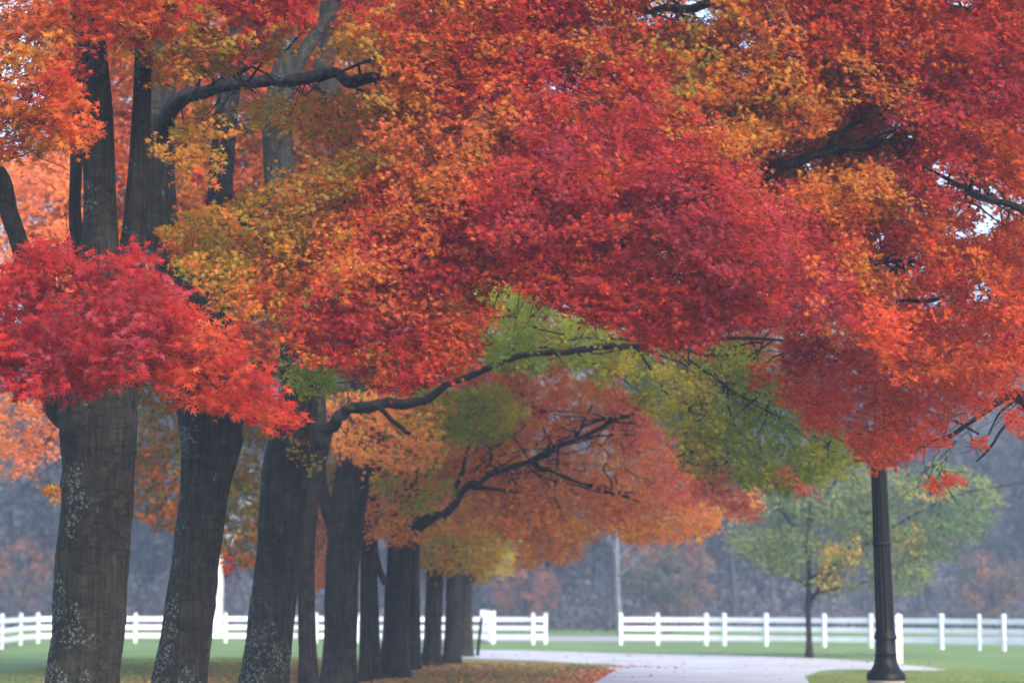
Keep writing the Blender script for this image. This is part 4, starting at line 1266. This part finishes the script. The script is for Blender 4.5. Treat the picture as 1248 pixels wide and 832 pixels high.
fence([gp(757, 785.5), gp(802, 785.7), gp(861, 786.2), gp(883, 786.5), gp(934, 787.2), gp(1005, 788.4), gp(1062, 789.4), gp(1148, 791.2), gp(1194, 792.2), gp(1224, 792.9), gp(1310, 795)], thin=(8,), label=
      'white three rail fence on the right, running behind the lamp and young tree')
fence([gp(665, 784.5), gp(650, 785), gp(600, 784.5), gp(545, 784), gp(490, 784), gp(435, 783.5), gp(385, 783.5), gp(330, 783), gp(275, 783), gp(220, 783), gp(165, 783), gp(105, 783), gp(46, 783.5)],
      'long white fence behind the maple trunks ending at the gap')
fence([gp(46, 783.5), gp(25, 786), gp(2, 790.5), gp(-40, 797)], 'white fence run coming forward at the left edge')
fence([gp(602, 783.5), gp(596, 781), gp(591, 779), gp(587, 777)], 'short white cross fence right behind the last maple and the dark stake', h=1.3)
# near gate post
p = gp(1096, 807.5)
gp_root = empty('gate_post', (*p, 0), 'taller white post alone in the grass just right of the lamp', 'post')
po = post_mb(p, 1.27, .17).build('post_shaft', M['white'], gp_root, bevel=.006)
cap_mb(p, 1.27, .17).build('post_cap', M['white'], gp_root)

# dark stake
a, b_ = G(581.5, 799), P(587, 752, ground_d(799))
mb = MB()
V, Q, n_, sg = tube([(*a[:2], -.1, .055), (*(a * .5 + b_ * .5), .05), (*b_, .045)], 8, .3)
me = tubes_mesh('leaning_stake', [dict(path=[(*a[:2], -.1, .055), (*(a * .5 + b_ * .5), .05), (*b_, .045)], seg=8, step=.3)])
tag(link('leaning_stake', me, M['iron']), 'thin dark stake leaning beside the last maple trunk', 'stake')

# ------------------------------------------------------------------ lamp
LD = 40.4
lp = P(1080, 828, LD)
lx, ly, lz = lp
lamp = empty('street_lamp', (lx, ly, 0), 'black cast iron lamp post on a flared base, its lantern hidden in red leaves', 'lamp')
mb = MB(); mb.lathe((lx, ly, 0), [(.30, -.1), (.30, lz - .03), (.285, lz)], 32); mb.build('footing', M['concrete'], lamp, smooth=True)
k = LD / F
# (half width px, y px) read down the post
prof = [(23.5, 828), (23.5, 822), (22, 819), (17.5, 815), (14.5, 809), (13.2, 803), (12.8, 798), (13.6, 796.5), (12.4, 795), (12.0, 779)]
mb = MB(); mb.lathe((lx, ly, 0), [(r * k, P(1080, y, LD)[2]) for r, y in prof], 48); mb.build('base', M['iron'], lamp, smooth=True)
mb = MB(); mb.lathe((lx, ly, 0), [(r * k, P(1080, y, LD)[2]) for r, y in [(12, 779), (13.8, 778), (13.8, 774.5), (12.6, 773), (12.6, 771), (11.6, 769)]], 48); mb.build('collar', M['iron'], lamp, smooth=True)
zt = P(1080, 561, LD)[2]
z0 = P(1080, 769, LD)[2]
tilt = -(1080 - 1075.0) * k / (zt - z0)


def tilted(mb):       # the post leans a touch to the left
    mb.v = [(x + tilt * max(0, z - z0), y, z) for x, y, z in mb.v]
    return mb


mb = MB()
zz = np.linspace(z0, zt, 30)
mb.lathe((lx, ly, 0), [((11.4 + (9.4 - 11.4) * (z - z0) / (zt - z0)) * k, z) for z in zz], 64, flute=(z0 + .05, zt - .05, .09, 14))
tilted(mb).build('pole', M['iron'], lamp, smooth=True)
zr = P(1080, 662, LD)[2]
mb = MB(); mb.lathe((lx, ly, 0), [(10.6 * k, zr - .035), (11.8 * k, zr - .02), (11.8 * k, zr + .01), (10.6 * k, zr + .03)], 48); tilted(mb).build('ring', M['iron'], lamp, smooth=True)
mb = MB(); mb.lathe((lx, ly, 0), [(9.4 * k, zt), (12 * k, zt + .03), (12 * k, zt + .06), (6 * k, zt + .10), (5 * k, zt + .30), (9 * k, zt + .34), (12 * k, zt + .37)], 40); tilted(mb).build('capital', M['iron'], lamp, smooth=True)
zl = zt + .37
mb = MB()
for j in range(6):
    an = math.pi / 3 * j + .2
    mb.beam((lx + math.cos(an) * .13, ly + math.sin(an) * .13, zl), (lx + math.cos(an) * .21, ly + math.sin(an) * .21, zl + .50), .016, .016)
mb.lathe((lx, ly, 0), [(.165, zl - .005), (.165, zl + .015)], 6)
tilted(mb)
lan = mb.build('lantern_frame', M['iron'], lamp)
mb = MB(); mb.lathe((lx, ly, 0), [(.11, zl + .02), (.15, zl + .15), (.185, zl + .38), (.19, zl + .495)], 24); tilted(mb).build('lantern_glass', M['glass'], lan, smooth=True)
mb = MB(); mb.lathe((lx, ly, 0), [(.24, zl + .50), (.24, zl + .52), (.16, zl + .62), (.07, zl + .68), (.05, zl + .72), (.025, zl + .76), (.03, zl + .80), (.004, zl + .85)], 32)
tilted(mb).build('lantern_roof', M['iron'], lamp, smooth=True)

# ------------------------------------------------------------------ fallen leaves
def litter(name, n, sampler, pal, label, size=.09):
    pts = np.array([sampler() for _ in range(n)])
    T_, tri = TPL['far']
    th = rng.uniform(0, 2 * math.pi, n)
    tilt_ = rng.normal(0, .35, (n, 2))
    ln = norm(np.stack([tilt_[:, 0], tilt_[:, 1], np.ones(n)], 1))
    a = np.stack([np.cos(th), np.sin(th), np.zeros(n)], 1); a = norm(a - ln * np.sum(a * ln, 1)[:, None]); bb = np.cross(ln, a)
    sz = size * rng.uniform(.6, 1.3, n)
    V = pts[:, None, :] + sz[:, None, None] * (T_[None, :, 0, None] * bb[:, None] + T_[None, :, 1, None] * a[:, None] + T_[None, :, 2, None] * 1.5 * ln[:, None])
    Fc = tri[None] + (np.arange(n) * len(T_))[:, None, None]
    c = pal_pick(pal, np.clip(.5 + .9 * nz(pts, .35, 2.) + rng.normal(0, .2, n), 0, 1)) * np.exp(rng.normal(0, .2, n))[:, None]
    me = mesh_np(name, V.reshape(-1, 3), Fc.reshape(-1), 3, np.repeat(np.clip(c, .01, .8), len(tri), 0))
    return tag(link(name, me, M['litter']), label, 'leaves', None, 'stuff')


LP = [(.26, .10, .04), (.30, .15, .06), (.36, .09, .04), (.22, .14, .08), (.40, .20, .06), (.28, .07, .04)]


def under_row():
    while True:
        y = 30 + 50 * random.random() ** .8
        off = random.gauss(.6, 3.0)
        x = 0.098 * y - 8.75 + off
        if x > Lx(y) - .02 and y < 62:
            continue
        if y > 58 and y > 66.5 - x * .95: continue
        return (x, y, random.uniform(.008, .045))


def lane_edge():
    y = random.uniform(34, 60)
    x = Lx(y) - abs(random.gauss(0, .5)) + .18
    return (x, y, random.uniform(.014, .04))


def right_verge():
    y = random.uniform(36, 56)
    return (Rx(y) + .1 + abs(random.gauss(0, 1.6)), y, random.uniform(.01, .03))


litter('fallen_leaves', 42000, under_row, LP, 'brown and orange fallen leaves strewn under the maple row')
litter('leaf_drift', 7000, lane_edge, [(.40, .10, .05), (.45, .15, .08), (.34, .12, .07)], 'drift of reddish leaves along the edge of the lane')
def on_lane():
    while True:
        y = random.uniform(44, 84)
        x = random.uniform(Lx(y) - .5, 9) if y < 60 else random.uniform(-3, 12)
        if y < 60 and x > Rx(y): continue
        if y < 60 and random.random() > math.exp(-(x - Lx(y)) / 1.3) + .06: continue
        return (x, y, random.uniform(.016, .03))


litter('leaves_on_lane', 380, on_lane, LP, 'single fallen leaves blown over the lane')
litter('scattered_leaves', 2600, right_verge, LP, 'few scattered leaves on the grass by the lamp', .08)


# short grass blades on the verges that face the lane
def blades(name, n, sampler, label):
    p = np.array([sampler() for _ in range(n)])
    h_ = rng.uniform(.03, .085, n); th = rng.uniform(0, 2 * math.pi, n)
    dx_ = np.stack([np.cos(th), np.sin(th), np.zeros(n)], 1) * .007
    tip = p + np.stack([rng.normal(0, .02, n), rng.normal(0, .02, n), h_], 1)
    V = np.stack([p - dx_, p + dx_, tip], 1).reshape(-1, 3)
    c = pal_pick([(.07, .13, .04), (.11, .19, .06), (.17, .20, .08), (.09, .15, .05)], np.clip(.5 + .8 * nz(p, .3, 4.) + rng.normal(0, .15, n), 0, 1))
    return tag(link(name, mesh_np(name, V, np.arange(3 * n), 3, c), M['litter']), label, 'grass', None, 'stuff')


def verge_pt():
    while True:
        y = random.uniform(48, 60); x = random.uniform(3.5, 11.5)
        if x > Rx(y) + .05 and y < 58.6 - max(0, 8.4 - x) * 2.2: return (x, y, 0)


def row_pt():
    while True:
        y = random.uniform(46, 74); x = random.uniform(-12, 3)
        if x < Lx(y) - .05 and (y < 62 or y < 68 - x * .8): return (x, y, 0)


blades('verge_grass', 60000, verge_pt, 'short green grass of the verge at the foot of the lamp')
blades('grass_under_maples', 90000, row_pt, 'short patchy grass under the maple row')

# ------------------------------------------------------------------ air
hz = bpy.data.materials.new('haze'); hz.use_nodes = True
nt = hz.node_tree
for n in list(nt.nodes):
    if n.type != 'OUTPUT_MATERIAL': nt.nodes.remove(n)
pv = nt.nodes.new('ShaderNodeVolumePrincipled')
pv.inputs['Color'].default_value = (0.50, 0.68, 1.0, 1)
pv.inputs['Density'].default_value = 0.00085
pv.inputs['Anisotropy'].default_value = 0.1
nt.links.new(pv.outputs[0], nt.nodes['Material Output'].inputs['Volume'])
mb = MB(); mb.box((0, 420, 43), (1440, 990, 88))
tag(mb.build('haze', hz), 'thin blue morning haze', 'haze', None, 'stuff')

# ------------------------------------------------------------------ light
SUN_EL, SUN_AZ = R(36), R(150)          # azimuth clockwise from the view direction (+Y)
w = bpy.data.worlds.new('World'); S.world = w; w.use_nodes = True
nt = w.node_tree
sky = nt.nodes.new('ShaderNodeTexSky'); sky.sky_type = 'NISHITA'
sky.sun_disc = False; sky.sun_elevation = SUN_EL; sky.sun_rotation = SUN_AZ
sky.air_density = 1.0; sky.dust_density = 5.0; sky.ozone_density = 1.5
nt.links.new(sky.outputs[0], nt.nodes['Background'].inputs[0])
nt.nodes['Background'].inputs[1].default_value = 0.15
sd = bpy.data.lights.new('sun', 'SUN'); sd.energy = 0.6; sd.angle = R(60); sd.color = (1.0, .965, .93)
so = bpy.data.objects.new('sun', sd); COL.objects.link(so)
d = Vector((math.sin(SUN_AZ) * math.cos(SUN_EL), math.cos(SUN_AZ) * math.cos(SUN_EL), math.sin(SUN_EL)))
so.rotation_euler = d.to_track_quat('Z', 'Y').to_euler()
so.location = (30, 10, 30)

S.view_settings.view_transform = 'Standard'; S.view_settings.look = 'None'
S.view_settings.exposure = 1.93; S.view_settings.gamma = 1
S.cycles.use_denoising = True
S.cycles.max_bounces = 9; S.cycles.diffuse_bounces = 6; S.cycles.glossy_bounces = 2; S.cycles.transmission_bounces = 6
S.cycles.volume_bounces = 1; S.cycles.transparent_max_bounces = 4
